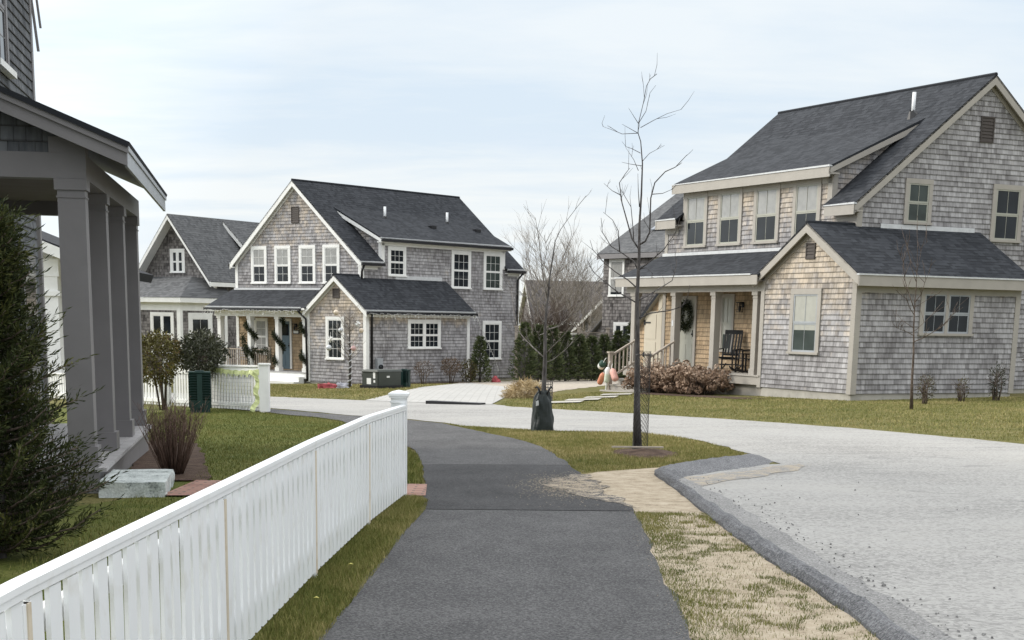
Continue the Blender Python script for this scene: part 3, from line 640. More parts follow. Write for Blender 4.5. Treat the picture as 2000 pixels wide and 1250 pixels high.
hE, fe, _ = simple_house('brown_roofed_house', 'low brown-roofed house half hidden by bare branches, farthest back between the two large houses', (1.6,108,-2.1), .12, 7.5, 9.5, 3.6, 6.4, 'sh_dark', 'roof_brown', 'white', .3, 'u')
for s0 in (2.4, 4.2, 6.3): window(hE, fe[2], s0, s0+1.0, .9, 2.9, 'white', 1, 1, .16)
hE2, fe2, _ = simple_house('brown_roofed_house', 'small front-gabled annex with one white rake beside the low brown-roofed house', (4.2,100,-2.0), -.75, 5.0, 7, 3.0, 5.2, 'sh_dark', 'roof_brown', 'white', .3, 'v')
window(hE2, fe2[0], 1.6, 2.6, .9, 2.6, 'white', 1, 1, .16)
hF = thing('white_portico_house', 'white house with a square portico column, seen through the grey porch', 'house', (-15.2,50,-1.0), .1, 'houses behind the street')
m = MB(); m.box(-7, .35, 1.5, 9, -1, 4.6); m.build('wall', M['white'], hF)
m = MB(); m.box(.15, .75, .0, .6, -1, 4.1); m.box(.08, .82, -.07, .67, 3.1, 3.25); m.build('portico_column', M['white'], hF)
m = MB(); m.box(-.9, -.5, .0, .4, -1, 4.1); m.build('portico_column', M['white'], hF)
m = MB(); m.box(-6, .8, -.02, .62, 3.7, 4.25); m.build('portico_beam', M['white'], hF)
roofslab(hF, 'roof', [((2.6,-.5,4.0),(2.6,9.4,4.0),(-2,9.4,5.75),(-2,-.5,5.75)), ((-7.5,-.5,3.6),(-7.5,9.4,3.6),(-2,9.4,5.75),(-2,-.5,5.75))], [M['roof'], M['white']], .3)
m = MB(); m.hexa([(2.6,-.52,3.62),(2.6,-.46,3.62),(-2,-.46,5.35),(-2,-.52,5.35),(2.6,-.52,3.94),(2.6,-.46,3.94),(-2,-.46,5.7),(-2,-.52,5.7)]); m.build('rake_board', M['white'], hF)

# red pickup glimpsed behind the near porch
M['red'] = paint('red_car_paint', (.28,.03,.03), .3, .05, 3, .6); M['tyre'] = paint('tyre', (.02,.02,.02), .9, .1)
tk = thing('parked_pickup', 'red pickup truck glimpsed between the grey porch column and the evergreen', 'pickup truck', (-17.6,60,zg(-17.6,60)), 0)
m = MB(); prof = [(-2.6,.45),(2.4,.45),(2.45,.9),(1.3,1.02),(.75,1.62),(-.55,1.65),(-.75,1.05),(-2.6,1.05)]
for y in (-.9, .9): m.poly([(x,y,z) for x,z in (prof if y < 0 else prof[::-1])])
for i in range(len(prof)):
    a, b2 = prof[i], prof[(i+1) % len(prof)]; m.poly([(a[0],-.9,a[1]),(a[0],.9,a[1]),(b2[0],.9,b2[1]),(b2[0],-.9,b2[1])])
m.build('body', M['red'], tk)
m = MB(); m.poly([(-.5,-.905,1.1),(1.1,-.905,1.1),(.7,-.905,1.56),(-.45,-.905,1.58)]); m.build('side_window', M['pane'], tk)
m = MB(); m.box(-2.62, 2.42, -.915, -.9, .78, .86); m.build('stripe', M['white'], tk)
for x in (-1.6, 1.6):
    for y in (-.92, .72):
        m = MB(); m.lathe([(.36,0),(.36,.2),(.22,.21),(1e-3,.21)], (x,y,.36), 16, axis=(0,1,0)); w = m.build('wheel', M['tyre'], tk)
        m = MB(); m.lathe([(.2,-.012),(1e-3,-.02)], (x,y,.36), 12, axis=(0,1,0)); m.build('rim', M['meter'], w)

# ------------------------------------------------------------------ terrain and paving
def ground_mat(nm='winter_lawn', st=None):
    g = G(nm, .95, .1); p = g.geo(); xy = g.sep(p)
    big = g.noise(p, .22, 4); mid = g.noise(p, 1.6, 5); fine = g.noise(g.map(p, (1,1,1)), 38, 4, .7); tuft = g.noise(g.map(p, (1,.6,1)), 9, 4, .65)
    f = g.math('ADD', g.math('MULTIPLY', mid, .42), g.math('ADD', g.math('MULTIPLY', big, .28), g.math('MULTIPLY', tuft, .32)))
    c = g.ramp(f, st or [(.34,(.10,.11,.034)), (.48,(.165,.155,.055)), (.58,(.235,.205,.088)), (.72,(.33,.27,.145))])
    c = g.mix(g.ramp(fine, [(.38, .75), (.62, 0.0)]), c, g.mix(.65, c, (.02,.026,.008)))
    g.col(c); g.bump(g.math('ADD', fine, g.math('MULTIPLY', tuft, 1.2)), .8, .03); return g.m
M['lawn'] = ground_mat()
M['lawn_green'] = ground_mat('greener_lawn', [(.34,(.075,.095,.024)), (.48,(.125,.145,.035)), (.58,(.175,.18,.055)), (.72,(.26,.235,.10))])
def asphalt(name, c, pale, seed=0.0, wear=.5):
    g = G(name, .85, .25); p = g.geo()
    a = g.noise(p, 230, 2, .7); s = g.voro(p, 95, 'F1', 'Color'); b = g.noise(p, 1.1, 5); d = g.noise(g.map(p, (1,.35,1)), 4.5, 6, .65)
    sp = g.sep(s)[0]
    f = g.math('ADD', g.math('MULTIPLY', sp, .46), g.math('ADD', g.math('MULTIPLY', b, .34), g.math('MULTIPLY', d, .32)))
    k = g.ramp(f, [(.3, tuple(x*.62 for x in c)), (.52, c), (.74, pale)])
    k = g.mix(g.math('MULTIPLY', g.ramp(g.noise(p, 60, 3, .6), [(.69, 0.0), (.73, 1.0)]), wear), k, (.42,.40,.37))
    g.col(k); g.bump(g.math('ADD', g.math('MULTIPLY', sp, .7), a), .8, .008); return g.m
M['path'] = asphalt('path_asphalt', (.078,.077,.079), (.145,.143,.142))
M['patch'] = asphalt('path_asphalt_patch', (.045,.045,.047), (.085,.084,.085), wear=.2)
M['seam'] = paint('asphalt_seam', (.03,.03,.033), .9, .2)
M['berm'] = asphalt('berm_asphalt', (.135,.136,.142), (.25,.251,.258), wear=.15)
M['gutter_asphalt'] = asphalt('gutter_asphalt', (.24,.236,.23), (.36,.353,.343))
def road_mat():
    g = G('pale_road', .88, .2); p = g.geo()
    b = g.noise(p, .35, 4); st = g.noise(g.map(p, (.5,3.5,1)), 1.0, 6, .6, .3); sp = g.sep(g.voro(p, 40, 'F1', 'Color'))[0]; sp2 = g.noise(p, 150, 2)
    f = g.math('ADD', g.math('MULTIPLY', g.math('ADD', b, -.12), .55), g.math('ADD', g.math('MULTIPLY', st, .26), g.math('ADD', g.math('MULTIPLY', sp, .34), g.math('MULTIPLY', sp2, .36))))
    k = g.ramp(f, [(.30,(.14,.137,.131)), (.52,(.245,.239,.228)), (.76,(.36,.352,.334))])
    k = g.mix(g.ramp(g.noise(g.map(p, (1,2.2,1)), 11, 4, .6), [(.68, 0.0), (.74, .7)]), k, (.40,.375,.335))
    k = g.mix(g.ramp(g.noise(g.map(p, (.6,2.5,1)), 14, 4, .6), [(.69, 0.0), (.73, .75)]), k, (.17,.17,.175))
    cr = g.math('ABSOLUTE', g.math('SUBTRACT', g.noise(g.map(p, (.35,1.3,1)), .55, 5, .6, .4), .5)); cr2 = g.math('MULTIPLY', g.ramp(cr, [(.0, 1.0), (.012, 0.0)]), g.ramp(g.noise(p, .5, 2), [(.45, 0.0), (.6, 1.0)]))
    k = g.mix(g.math('MULTIPLY', cr2, .55), k, (.15,.148,.145))
    k = g.mix(g.ramp(g.noise(g.map(p, (.8,1.6,1)), .45, 4, .6), [(.52, 0.0), (.7, .35)]), k, (.37,.355,.325))
    g.col(k); g.bump(g.math('ADD', sp, sp2), .35, .006); return g.m
M['road'] = road_mat()
def sand_mat(name, lo, hi, dk):
    g = G(name, .95, .1); p = g.geo(); f = g.noise(p, 6, 6, .65); sp = g.noise(p, 55, 3, .7)
    k = g.ramp(g.math('ADD', g.math('MULTIPLY', f, .6), g.math('MULTIPLY', sp, .4)), [(.34, dk), (.47, lo), (.66, hi)])
    g.col(k); g.bump(g.math('ADD', sp, f), .6, .012); return g.m
M['sand'] = sand_mat('sandy_soil', (.36,.30,.22), (.50,.43,.335), (.17,.13,.09))
def wash_mat(name, under, sand, cover, sc):
    g = G(name, .9, .15); p = g.geo(); f = g.math('ADD', g.math('MULTIPLY', g.noise(p, sc, 5, .7), .6), g.math('MULTIPLY', g.noise(p, sc*7, 3, .7), .4))
    u = g.ramp(g.noise(p, 90, 2), [(.3, tuple(x*.7 for x in under)), (.7, tuple(x*1.3 for x in under))]); s_ = g.ramp(g.noise(p, 45, 4, .7), [(.3, tuple(x*.62 for x in sand)), (.7, tuple(x*1.12 for x in sand))])
    g.col(g.mix(g.ramp(f, [(cover, 0.0), (cover+.05, 1.0)]), u, s_)); g.bump(f, .6, .01); return g.m
M['wash_path'] = wash_mat('sand_over_asphalt', (.062,.062,.064), (.45,.385,.30), .485, 9)
M['wash_road'] = wash_mat('sand_over_road', (.25,.245,.235), (.42,.365,.29), .48, 6)
M['gravel'] = sand_mat('pinkish_gravel', (.38,.335,.28), (.51,.455,.385), (.22,.19,.155))
M['mulch'] = sand_mat('dark_mulch', (.075,.05,.038), (.14,.10,.075), (.028,.02,.016))
def brick_mat(name, a, b, mortar, sc, w, h, off=.5):
    g = G(name, .85, .2); n = g.n.new('ShaderNodeTexBrick'); g.L(g.geo(), n.inputs['Vector']); n.offset = off
    n.inputs['Scale'].default_value = sc; n.inputs['Brick Width'].default_value = w; n.inputs['Row Height'].default_value = h; n.inputs['Mortar Size'].default_value = .014
    for k, c in (('Color1', a), ('Color2', b), ('Mortar', mortar)): n.inputs[k].default_value = (*c, 1)
    c = g.mix(g.ramp(g.noise(g.geo(), 9, 5), [(.3, 0.0), (.8, .5)]), n.outputs['Color'], tuple(min(1, x*1.5) for x in a))
    g.col(c); g.bump(n.outputs['Fac'], -.5, .01); return g.m
M['brick'] = brick_mat('red_brick_paving', (.27,.14,.11), (.38,.24,.19), (.13,.11,.09), 1.0, .21, .105)
M['cobble'] = brick_mat('pale_paver_drive', (.34,.335,.32), (.42,.412,.39), (.22,.21,.195), 1.0, .42, .24)
M['granite'] = sand_mat('rough_granite', (.46,.50,.49), (.70,.74,.72), (.10,.115,.115))

def sheet(name, poly, off, mat, step=1.0):
    """a polygon draped on the terrain, cut along the same grid"""
    bm = bmesh.new(); vs = [bm.verts.new((x, y, 0)) for x, y in poly]; bm.faces.new(vs)
    xs = [p[0] for p in poly]; ys = [p[1] for p in poly]
    for ax, lo, hi in ((0, min(xs), max(xs)), (1, min(ys), max(ys))):
        k = math.ceil(lo/step)
        while k*step < hi:
            nrm = (1,0,0) if ax == 0 else (0,1,0)
            bmesh.ops.bisect_plane(bm, geom=bm.verts[:]+bm.edges[:]+bm.faces[:], plane_co=tuple(c*k*step for c in nrm), plane_no=nrm); k += 1
    for v in bm.verts: v.co.z = zg(v.co.x, v.co.y)+off
    bmesh.ops.recalc_face_normals(bm, faces=bm.faces)
    for f in bm.faces:
        if f.normal.z < 0: f.normal_flip()
    me = bpy.data.meshes.new(name); bm.to_mesh(me); bm.free(); me.materials.append(mat)
    o = bpy.data.objects.new(name, me); COL.objects.link(o); return struct(o)

def wob(pts, amp=.03, seed=0, step=.35):
    """resample a polyline with a little raggedness"""
    out = []
    for (x0,y0), (x1,y1) in zip(pts, pts[1:]):
        d = math.hypot(x1-x0, y1-y0); n = max(1, int(d/step))
        for i in range(n):
            t = i/n; x, y = x0+(x1-x0)*t, y0+(y1-y0)*t
            nx, ny = (y0-y1)/d, (x1-x0)/d; a = amp*noise.noise(Vector((x*2.3+seed, y*2.3, seed)))*2
            out.append((x+nx*a, y+ny*a))
    out.append(pts[-1]); return out

m = MB(); gx = [-400,-150,-60]+list(range(-26,27))+[60,150,400]; gy = [-60,-10]+list(range(0,101,1))+[120,160,240,400,900]
for i in range(len(gx)-1):
    for j in range(len(gy)-1):
        m.poly([(x,y,zg(x,y)) for x,y in ((gx[i],gy[j]),(gx[i+1],gy[j]),(gx[i+1],gy[j+1]),(gx[i],gy[j+1]))])
struct(m.build('ground', M['lawn']))

road_near = [(-16,50),(-10,41.5),(-5.55,35.44),(-3.2,31.59),(-2.01,30.05),(-1.2,28.66),(-.88,27.59),(.03,26.56),(.55,25.92),(2.12,25.28),(2.66,24.08),(3.0,22.36),(3.2,20.77),(3.35,19.01)]
gut = [(3.3,19.0),(3.1,18.9),(2.5,18.1),(1.95,17.3),(1.76,16.3),(2.04,15.08),(2.08,13.59),(2.1,12.17),(2.11,11.08),(2.12,10.2),(2.25,9.63),(2.28,8.94),(2.25,8.1),(2.2,6.5),(2.1,3.0),(2.1,-3)]
road_far = [(14,-3),(13,8),(10.2,16),(7.51,22.59),(6.58,24.73),(5.43,27.22),(3.98,29.86),(2.18,32.59),(.03,35.57),(-.39,37.06),(-1.65,37.78),(-3.33,39.22),(-3.92,39.96),(-5.44,41.54),(-6.67,42.82),(-12,49),(-16,54)]
sheet('road', wob(road_near, .05, 3)+gut[1:]+wob(road_far, .06, 5), .008, M['road'])
berm_in = [(3.2,20.7),(2.97,20.14),(2.63,19.54),(2.23,18.88),(1.86,18.33),(1.69,17.82),(1.63,17.28),(1.66,16.4),(1.69,15.51),(1.72,13.4),(1.74,12.3),(1.79,11.15),(1.85,10.28),(1.93,9.48),(1.97,8.7),(1.98,8.03),(1.96,6.5),(1.9,3)]
berm_out = [(3.37,19.2),(3.22,18.7),(2.79,18.03),(2.37,17.5),(2.03,16.95),(1.88,16.54),(1.83,16.1),(1.83,15.63),(1.86,15.0),(1.93,13.4),(1.97,12.3),(2.02,11.15),(2.08,10.28),(2.15,9.48),(2.2,8.7),(2.2,8.03),(2.2,6.5),(2.15,3)]
sheet('gutter_strip', [(x-.1, y) for x, y in berm_out[4:]][::1]+wob(wob([(2.35,3),(2.38,8.1),(2.36,9.0),(2.27,10.2),(2.22,11.1),(2.17,12.2),(2.13,13.6),(2.08,15.1),(2.0,16.0)], .025, 3, .3), .02, 5, .08), .014, M['gutter_asphalt'])
# berm: a swept asphalt lip
m = MB(); prev = None; N_ = len(berm_in)
ia = wob(berm_in, 0, 0, .3)
def resample(pts, n):
    L = [0]
    for a, b2 in zip(pts, pts[1:]): L.append(L[-1]+math.dist(a, b2))
    out = []; 
    for i in range(n):
        t = L[-1]*i/(n-1); k = 0
        while k < len(L)-2 and L[k+1] < t: k += 1
        f = (t-L[k])/max(1e-9, L[k+1]-L[k]); out.append((pts[k][0]+(pts[k+1][0]-pts[k][0])*f, pts[k][1]+(pts[k+1][1]-pts[k][1])*f))
    return out
def pairup(A, B, per=8):
    a2, b2 = [], []
    for i in range(len(A)-1):
        for t in range(per):
            f = t/per; a2.append(tuple(A[i][k]+(A[i+1][k]-A[i][k])*f for k in (0,1))); b2.append(tuple(B[i][k]+(B[i+1][k]-B[i][k])*f for k in (0,1)))
    return a2+[A[-1]], b2+[B[-1]]
pa, pb = pairup(berm_in, berm_out); pb = [(a[0]+(b2[0]-a[0])*.86, a[1]+(b2[1]-a[1])*.86) for a, b2 in zip(pa, pb)]
prof = [(-.06,-.03),(0,.03),(.2,.07),(.4,.088),(.6,.078),(.8,.045),(.95,.014),(1.06,-.02)]
for i, (a, b2) in enumerate(zip(pa, pb)):
    row = []; sc = min(1, .25+i/20)
    for t, z in prof:
        x, y = a[0]+(b2[0]-a[0])*t, a[1]+(b2[1]-a[1])*t
        nz = noise.noise(Vector((x*2.1, y*2.1, 4)))*.022+noise.noise(Vector((x*7, y*7, 9)))*.012
        x += noise.noise(Vector((y*3, t*2, 1)))*.02; row.append((x, y, zg(x,y)+(z*sc+nz*sc if z > 0 else z)))
    if prev:
        for k in range(len(row)-1): m.poly([prev[k], prev[k+1], row[k+1], row[k]])
    prev = row
bo = m.build('asphalt_berm', M['berm'], None, False); tag(bo, 'rolled grey asphalt berm curving round the grass tip beside the road', 'kerb')

path_l = [(-1.0,3),(-.98,6.5),(-.97,7.81),(-.94,8.19),(-.92,8.81),(-.91,9.38),(-.87,10.44),(-.84,11.49),(-.76,13.47),(-.77,14.27),(-.84,14.69),(-.87,15.9),(-.91,16.52),(-1.02,18.17),(-1.18,20.07),(-1.32,21.24),(-1.6,22.5),(-2.3,25.5),(-3.22,29.34),(-3.83,30.78),(-4.52,31.68),(-5.19,33.11),(-8,37.5)]
path_r = [(.95,3),(.97,6.5),(.98,7.95),(1.01,8.83),(1.02,9.99),(1.09,11.7),(1.12,13.39),(1.12,14.0),(1.0,14.6),(.8,15.3),(.76,16.2),(.79,17.49),(.68,19.45),(.44,21.9),(.03,23.88),(-.39,25.24),(-.87,27.0),(-1.25,28.3),(-2.06,29.75),(-3.3,31.4),(-5.75,35.3),(-8.8,39.6)]
def cut(pts, y0, y1):
    out = []
    for a, b2 in zip(pts, pts[1:]):
        for p in (a, b2):
            if y0 <= p[1] <= y1 and p not in out: out.append(p)
        for yy in (y0, y1):
            if min(a[1], b2[1]) < yy < max(a[1], b2[1]): out.append((a[0]+(b2[0]-a[0])*(yy-a[1])/(b2[1]-a[1]), yy))
    return sorted(set(out), key=lambda p: p[1])
for nm, y0, y1, mt, off in (('path', 3, 13.5, 'path', .016), ('path_patch', 13.53, 18.6, 'patch', .017), ('path', 18.63, 45, 'path', .016)):
    l, r_ = cut(path_l, y0, y1), cut(path_r, y0, y1); sheet(nm, wob(l, .02, 1, .3)+wob(r_, .03, 2, .3)[::-1], off, M[mt])
sheet('path_seam', [(-.8,13.4),(1.1,13.4),(1.1,13.62),(-.8,13.62)], .0125, M['seam']); sheet('path_seam', [(-1.0,18.5),(.72,18.5),(.7,18.75),(-1.0,18.75)], .0125, M['seam'])
# worn sandy corner and verge
sand = [(1.07,11.2),(1.11,13.39),(1.1,14.0),(.98,14.6),(.78,15.25),(.72,16.2),(.76,17.1),(1.0,17.7),(1.35,17.95),(1.75,18.3),(1.95,18.6),(1.72,17.8),(1.66,17.2),(1.7,15.5),(1.73,13.4),(1.75,12.3),(1.80,11.15),(1.87,10.2),(1.95,9.4),(2.0,8.0),(1.98,6.5),(1.92,3),(1.0,3),(1.0,8),(1.03,10)]
sheet('sand', wob([(x-(.12 if x < 1.15 and y < 14.2 else 0), y) for x, y in sand], .03, 8, .2), .0125, M['sand'])
sheet('sand_fan', wob(wob([(.62,15.1),(.38,15.9),(.42,16.5),(.68,17.3),(.9,17.2),(1.0,15.2),(1.16,13.7),(.9,14.3)], .07, 4, .12), .05, 14, .04), .0205, M['wash_path'])
sheet('sand_wash', wob([(1.8,16.4),(1.9,16.9),(2.3,17.45),(2.75,17.95),(3.2,18.55),(3.62,18.98),(3.6,18.6),(2.9,17.3),(2.3,16.5),(2.0,16.0)], .06, 6, .2), .0125, M['wash_road'])
rs_ = random.Random(77); m = MB()
def speck(x, y, s, off):
    z = zg(x, y)+off; a = rs_.uniform(0, 3); m.poly([(x+s*math.cos(a+q)*rs_.uniform(.6,1), y+1.6*s*math.sin(a+q)*rs_.uniform(.6,1), z) for q in (0, 1.25, 2.5, 3.8, 5.1)])
for i in range(5200):
    c_k = rs_.random()
    if c_k < .7: x, y = .66+rs_.gauss(0,.24), 15.9+rs_.gauss(0,.65); ok = -.7 < x < 1.05
    elif c_k < .76: y = rs_.uniform(7, 14); x = 1.02+.02*(y-8)-abs(rs_.gauss(0,.07))**1.0; ok = True
    else: y = rs_.uniform(15.9, 19); x = 1.9+(y-16)*.55+rs_.gauss(.1,.16); ok = x > 1.85+(y-16)*.42
    if ok: speck(x, y, rs_.uniform(.003,.010) if c_k < .7 else rs_.uniform(.002,.006), .0215 if c_k < .76 else .0165)
o = m.build('sand_grains', M['sand']); o['kind'] = 'stuff'; tag(o, 'pale sand grains washed over the asphalt around the worn corner', 'sand')
sheet('brick_walk', [(-3.3,14.5),(-.8,14.69),(-.85,15.9),(-3.3,16.2)], .022, M['brick'])
sheet('mulch_bed', wob([(-4.0,16.1),(-4.85,20),(-5.49,23.29),(-4.6,22.5),(-3.68,18.8),(-3.2,16.2)], .06, 2), .02, M['mulch'])
sheet('paved_drive', [(-3.73,39.6),(-3.45,44.16),(-3.2,54.44),(-2.19,61.8),(-1.65,63.5),(.08,53.5),(.0,43.84),(-.45,37.0),(-2.0,38.0)], .014, M['cobble'])
sheet('gravel_drive', wob([(-2.3,61.5),(-1.9,66.5),(.05,69.64),(2.37,71.5),(6,74),(3.83,58.6),(1.64,48.52),(.92,44.61),(.02,42.6),(.0,52)], .15, 3), .009, M['gravel'])
for i, (x, y) in enumerate([(2.95,43.3),(2.40,41.2),(1.85,39.5),(1.32,37.9)]):
    o = sheet('stepping_stone', [(x+a*.55-b2*.28*math.sin(-.3), y+a*.35+b2*.55) for a, b2 in ((-.8,-1),(.8,-1),(.8,1),(-.8,1))], .03, M['conc']); del o['kind']; tag(o, ['pale stepping stone at the foot of the porch stairs, farthest from the road', 'pale stepping stone, second from the porch stairs', 'pale stepping stone, third from the porch stairs', 'pale stepping stone nearest the road and the watering bag'][i], 'stepping stone', 'stepping stones to the porch')
sheet('planting_bed', wob([(3.4,44.2),(5.9,39.7),(6.6,40.2),(4.0,45.2)], .1, 7), .012, M['mulch'])
sheet('planting_bed', wob([(-7.2,61.6),(-5.6,60.9),(-2,64.4),(-.8,66.6),(-1.6,67.2),(-5.9,62.2),(-8.0,64.2)], .1, 9), .012, M['mulch'])
m = MB()
x0, y0 = -1.63, 37.35
m.box(-.75, .75, -.14, .14, -.02, .055); o = m.build('storm_drain', M['black']); o.location = (-1.32, 37.15, zg(-1.32,37.15)+.01); o.rotation_euler = (0, .0, -.5); tag(o, 'black storm drain grate at the edge of the pale paved driveway', 'drain')

gs = MB(); bmb = bmesh.new(); bmesh.ops.create_grid(bmb, x_segments=8, y_segments=8, size=.5); bmb.free()
def block(x0, x1, y0, y1, z0, z1, n=8, rough=.02):
    mm = MB()
    def pt(a, b2, c): 
        p = Vector((x0+(x1-x0)*a, y0+(y1-y0)*b2, z0+(z1-z0)*c)); q = noise.noise_vector(p*9)*rough; q.z *= (.3 if c > .99 else 1); return p+q
    for i in range(n):
        for j in range(n):
            a, a1, b2, b1 = i/n, (i+1)/n, j/n, (j+1)/n
            mm.poly([pt(a,b2,1), pt(a1,b2,1), pt(a1,b1,1), pt(a,b1,1)]); mm.poly([pt(a,0,b2), pt(a1,0,b2), pt(a1,0,b1), pt(a,0,b1)]); mm.poly([pt(1,a,b2), pt(1,a1,b2), pt(1,a1,b1), pt(1,a,b1)])
            mm.poly([pt(0,a1,b2), pt(0,a,b2), pt(0,a,b1), pt(0,a1,b1)]); mm.poly([pt(a1,1,b2), pt(a,1,b2), pt(a,1,b1), pt(a1,1,b1)])
    return mm
o = block(.03, .64, -.45, .8, -.1, .14).build('granite_step', M['granite']); o.location = (-3.95,14.84,-.06); o.rotation_euler = (0,0,.153); tag(o, 'rough-faced pale granite block used as a step beside the grey porch', 'step')

# ------------------------------------------------------------------ picket fences
fpts = [(-1.44,1.2),(-1.42,4.4),(-1.33,7.05),(-1.25,9.75),(-1.14,12.3),(-1.01,14.6)]
fn = thing('picket_fence', 'white picket fence with flat top rail running along the asphalt path in the foreground', 'fence', (fpts[0][0],fpts[0][1],0))
fo = Vector((fpts[0][0], fpts[0][1], 0)); M['stain'] = paint('rust_stained_white', (.66,.58,.46), .6, .25, 4, .3, (.4,.28,.16), True)
def fz(x, y): return zg(x, y)
HT = .885
for (xa, ya), (xb, yb) in zip(fpts, fpts[1:]):
    a, b2 = Vector((xa,ya,fz(xa,ya))), Vector((xb,yb,fz(xb,yb))); ln = (b2-a).length; d = (b2-a).normalized(); n = Vector((d.y,-d.x,0)).normalized()   # n faces the path
    m = MB(); up = Vector((0,0,1))
    m.beam(a+up*(HT-.016)-fo, b2+up*(HT-.016)-fo, .062, .022); m.beam(a+up*(HT-.039)+n*.008-fo, b2+up*(HT-.039)+n*.008-fo, .036, .026); m.build('top_rail', M['fence_white'], fn)
    m = MB()
    for z in (.2, .72): m.beam(a+up*z-n*.03-fo, b2+up*z-n*.03-fo, .04, .075)
    m.build('back_rail', M['fence_white'], fn)
    cnt = max(3, round((ln-.06)/.162)); 
    for i in range(cnt):
        t = (i+.5)/cnt; p = a.lerp(b2, t)+n*.013; w = .055
        if -.5 < p.y < 2.5: continue
        m = MB(); lo = p+up*.045-fo; hi = p+up*(HT-.058)-fo; j = rnd.uniform(-.004,.004)
        q = [lo-d*w-n*.007, lo+d*w-n*.007, lo+d*w+n*.009, lo-d*w+n*.009]; q2 = [v+(hi-lo)+n*j for v in q]; m.hexa([*q, *q2]); m.build('picket', M['fence_white'], fn)
    # slim line post at the panel joint
    m = MB(); pp = b2 if (xb,yb) != fpts[-1] else None
    if pp is not None:
        m.hexa([pp-fo+d*s1*.045+n*s2+up*z for z in (-.1,HT-.07) for s1, s2 in ((-1,-.06),(1,-.06),(1,.022),(-1,.022))]); m.build('post', M['fence_white'], fn)
        m = MB(); m.hexa([pp-fo+d*s1*.016+n*s2+up*z for z in (.03,HT-.07) for s1, s2 in ((-1,-.005),(1,-.005),(1,.027),(-1,.027))]); m.build('panel_joint', M['stain'], fn)
e = Vector((*fpts[-1], fz(*fpts[-1])))-fo; m = MB()
m.box(e.x-.115, e.x+.03, e.y-.0, e.y+.13, e.z-.1, e.z+.965); po = m.build('end_post', M['fence_white'], fn)
m = MB(); m.box(e.x-.125, e.x+.025, e.y-.01, e.y+.14, e.z+.9, e.z+.915); cx, cy, cz = e.x-.045, e.y+.065, e.z+.965
m.box(cx-.095, cx+.095, cy-.095, cy+.095, cz, cz+.022); m.box(cx-.085, cx+.085, cy-.085, cy+.085, cz-.02, cz)
for i in range(6):
    r0, r1 = .088*math.cos(i*.25), .088*math.cos((i+1)*.25); z0, z1 = cz+.022+.03*i/6, cz+.022+.03*(i+1)/6
    m.hexa([(cx-r0,cy-r0,z0),(cx+r0,cy-r0,z0),(cx+r0,cy+r0,z0),(cx-r0,cy+r0,z0),(cx-r1,cy-r1,z1),(cx+r1,cy-r1,z1),(cx+r1,cy+r1,z1),(cx-r1,cy+r1,z1)])
m.build('post_cap', M['fence_white'], po)

fb_ = thing('picket_fence', 'white picket fence with square end post across the far lawn, hung with yellow-green ribbon', 'fence', (-5.27,33.3,zg(-5.27,33.3)))
F0 = Vector((-5.27,33.3,zg(-5.27,33.3)))
def fence_run(root, o, p, q, h, pitch=.13, wpk=.045, top=True, skip=None):
    p, q = Vector(p), Vector(q); d = (q-p).normalized(); n = Vector((d.y,-d.x,0)).normalized(); ln = (q-p).length; up = Vector((0,0,1))
    m = MB(); m.beam(p+up*(h-.02)-o, q+up*(h-.02)-o, .1, .035)
    if top: m.beam(p+up*(h-.13)-o, q+up*(h-.13)-o, .03, .17)
    m.build('top_rail', M['white'], root); m = MB(); m.beam(p+up*.14-o, q+up*.14-o, .03, .08); m.build('bottom_rail', M['white'], root)
    c = int(ln/pitch)
    for i in range(c):
        b2 = p.lerp(q, (i+.5)/c)-o; m = MB(); m.beam(b2+up*.03+n*.02, b2+up*(h-.04)+n*.02, .022, wpk*1.5, d); m.build('picket', M['white'], root)
fence_run(fb_, F0, (-5.42,33.45,F0.z), (-7.9,36.3,zg(-7.9,36.3)), .99, .125)
fence_run(fb_, F0, (-7.95,36.35,zg(-7.9,36.3)), (-13.2,42.6,zg(-13,42.6)), .7, .15, .05, False)
m = MB(); m.box(-.1, .1, -.1, .1, -.1, 1.0); m.box(-.12, .12, -.12, .12, 1.0, 1.035); m.build('end_post', M['white'], fb_)
m = MB(); m.box(-2.85, -2.72, 3.0, 3.13, -.1, 1.0); m.build('post', M['white'], fb_)
M['ribbon'] = paint('yellow_green_ribbon', (.55,.60,.30), .6, .2, 9)
m = MB(); pv = None
for i in range(26):
    t = i/25; x = -5.45-1.3*t; y = 33.42+1.5*t; z = .90-.05*math.sin(t*3.1)+.01*math.sin(i*1.7)
    q = (Vector((x+.05, y-.06-.03*math.sin(i), F0.z+z)), Vector((x+.05, y-.06+.02*math.cos(i*2), F0.z+z-.11-.04*math.sin(i*2.3))))
    if pv: m.poly([pv[0], pv[1], q[1], q[0]])
    pv = q
pv = None
for i in range(18):
    t = i/17; x = -5.43-.03*math.sin(i*.9)-.08*math.exp(-((t-1)*5)**2); y = 33.3; z = .9-.88*t
    q = (Vector((x-.06, y-.02*math.sin(i*2), F0.z+z)), Vector((x+.05, y-.05, F0.z+z-.03)))
    if pv: m.poly([pv[0], pv[1], q[1], q[0]])
    pv = q
tag(m.build('ribbon', M['ribbon']), 'yellow-green ribbon draped along the far white fence and down its end post', 'ribbon')
m = MB(); d = Vector((-2.48,2.85,0)).normalized()   # dark net of lights over the pickets
for i in range(19):
    p = Vector((-5.5,33.43,F0.z))+d*(i*.12); m.tube([p+Vector((-.06,-.06,.12)), p+Vector((-.06,-.06,.78))], .004, 3)
for k in range(9):
    z = .14+k*.08; m.tube([Vector((-5.56,33.37,F0.z+z)), Vector((-5.56,33.37,F0.z+z))+d*1.1+Vector((0,0,-.03)), Vector((-5.56,33.37,F0.z+z))+d*2.2], .004, 3)
tag(m.build('net_lights', M['meter']), 'grey net of fairy lights hung over the far white picket fence', 'net lights')
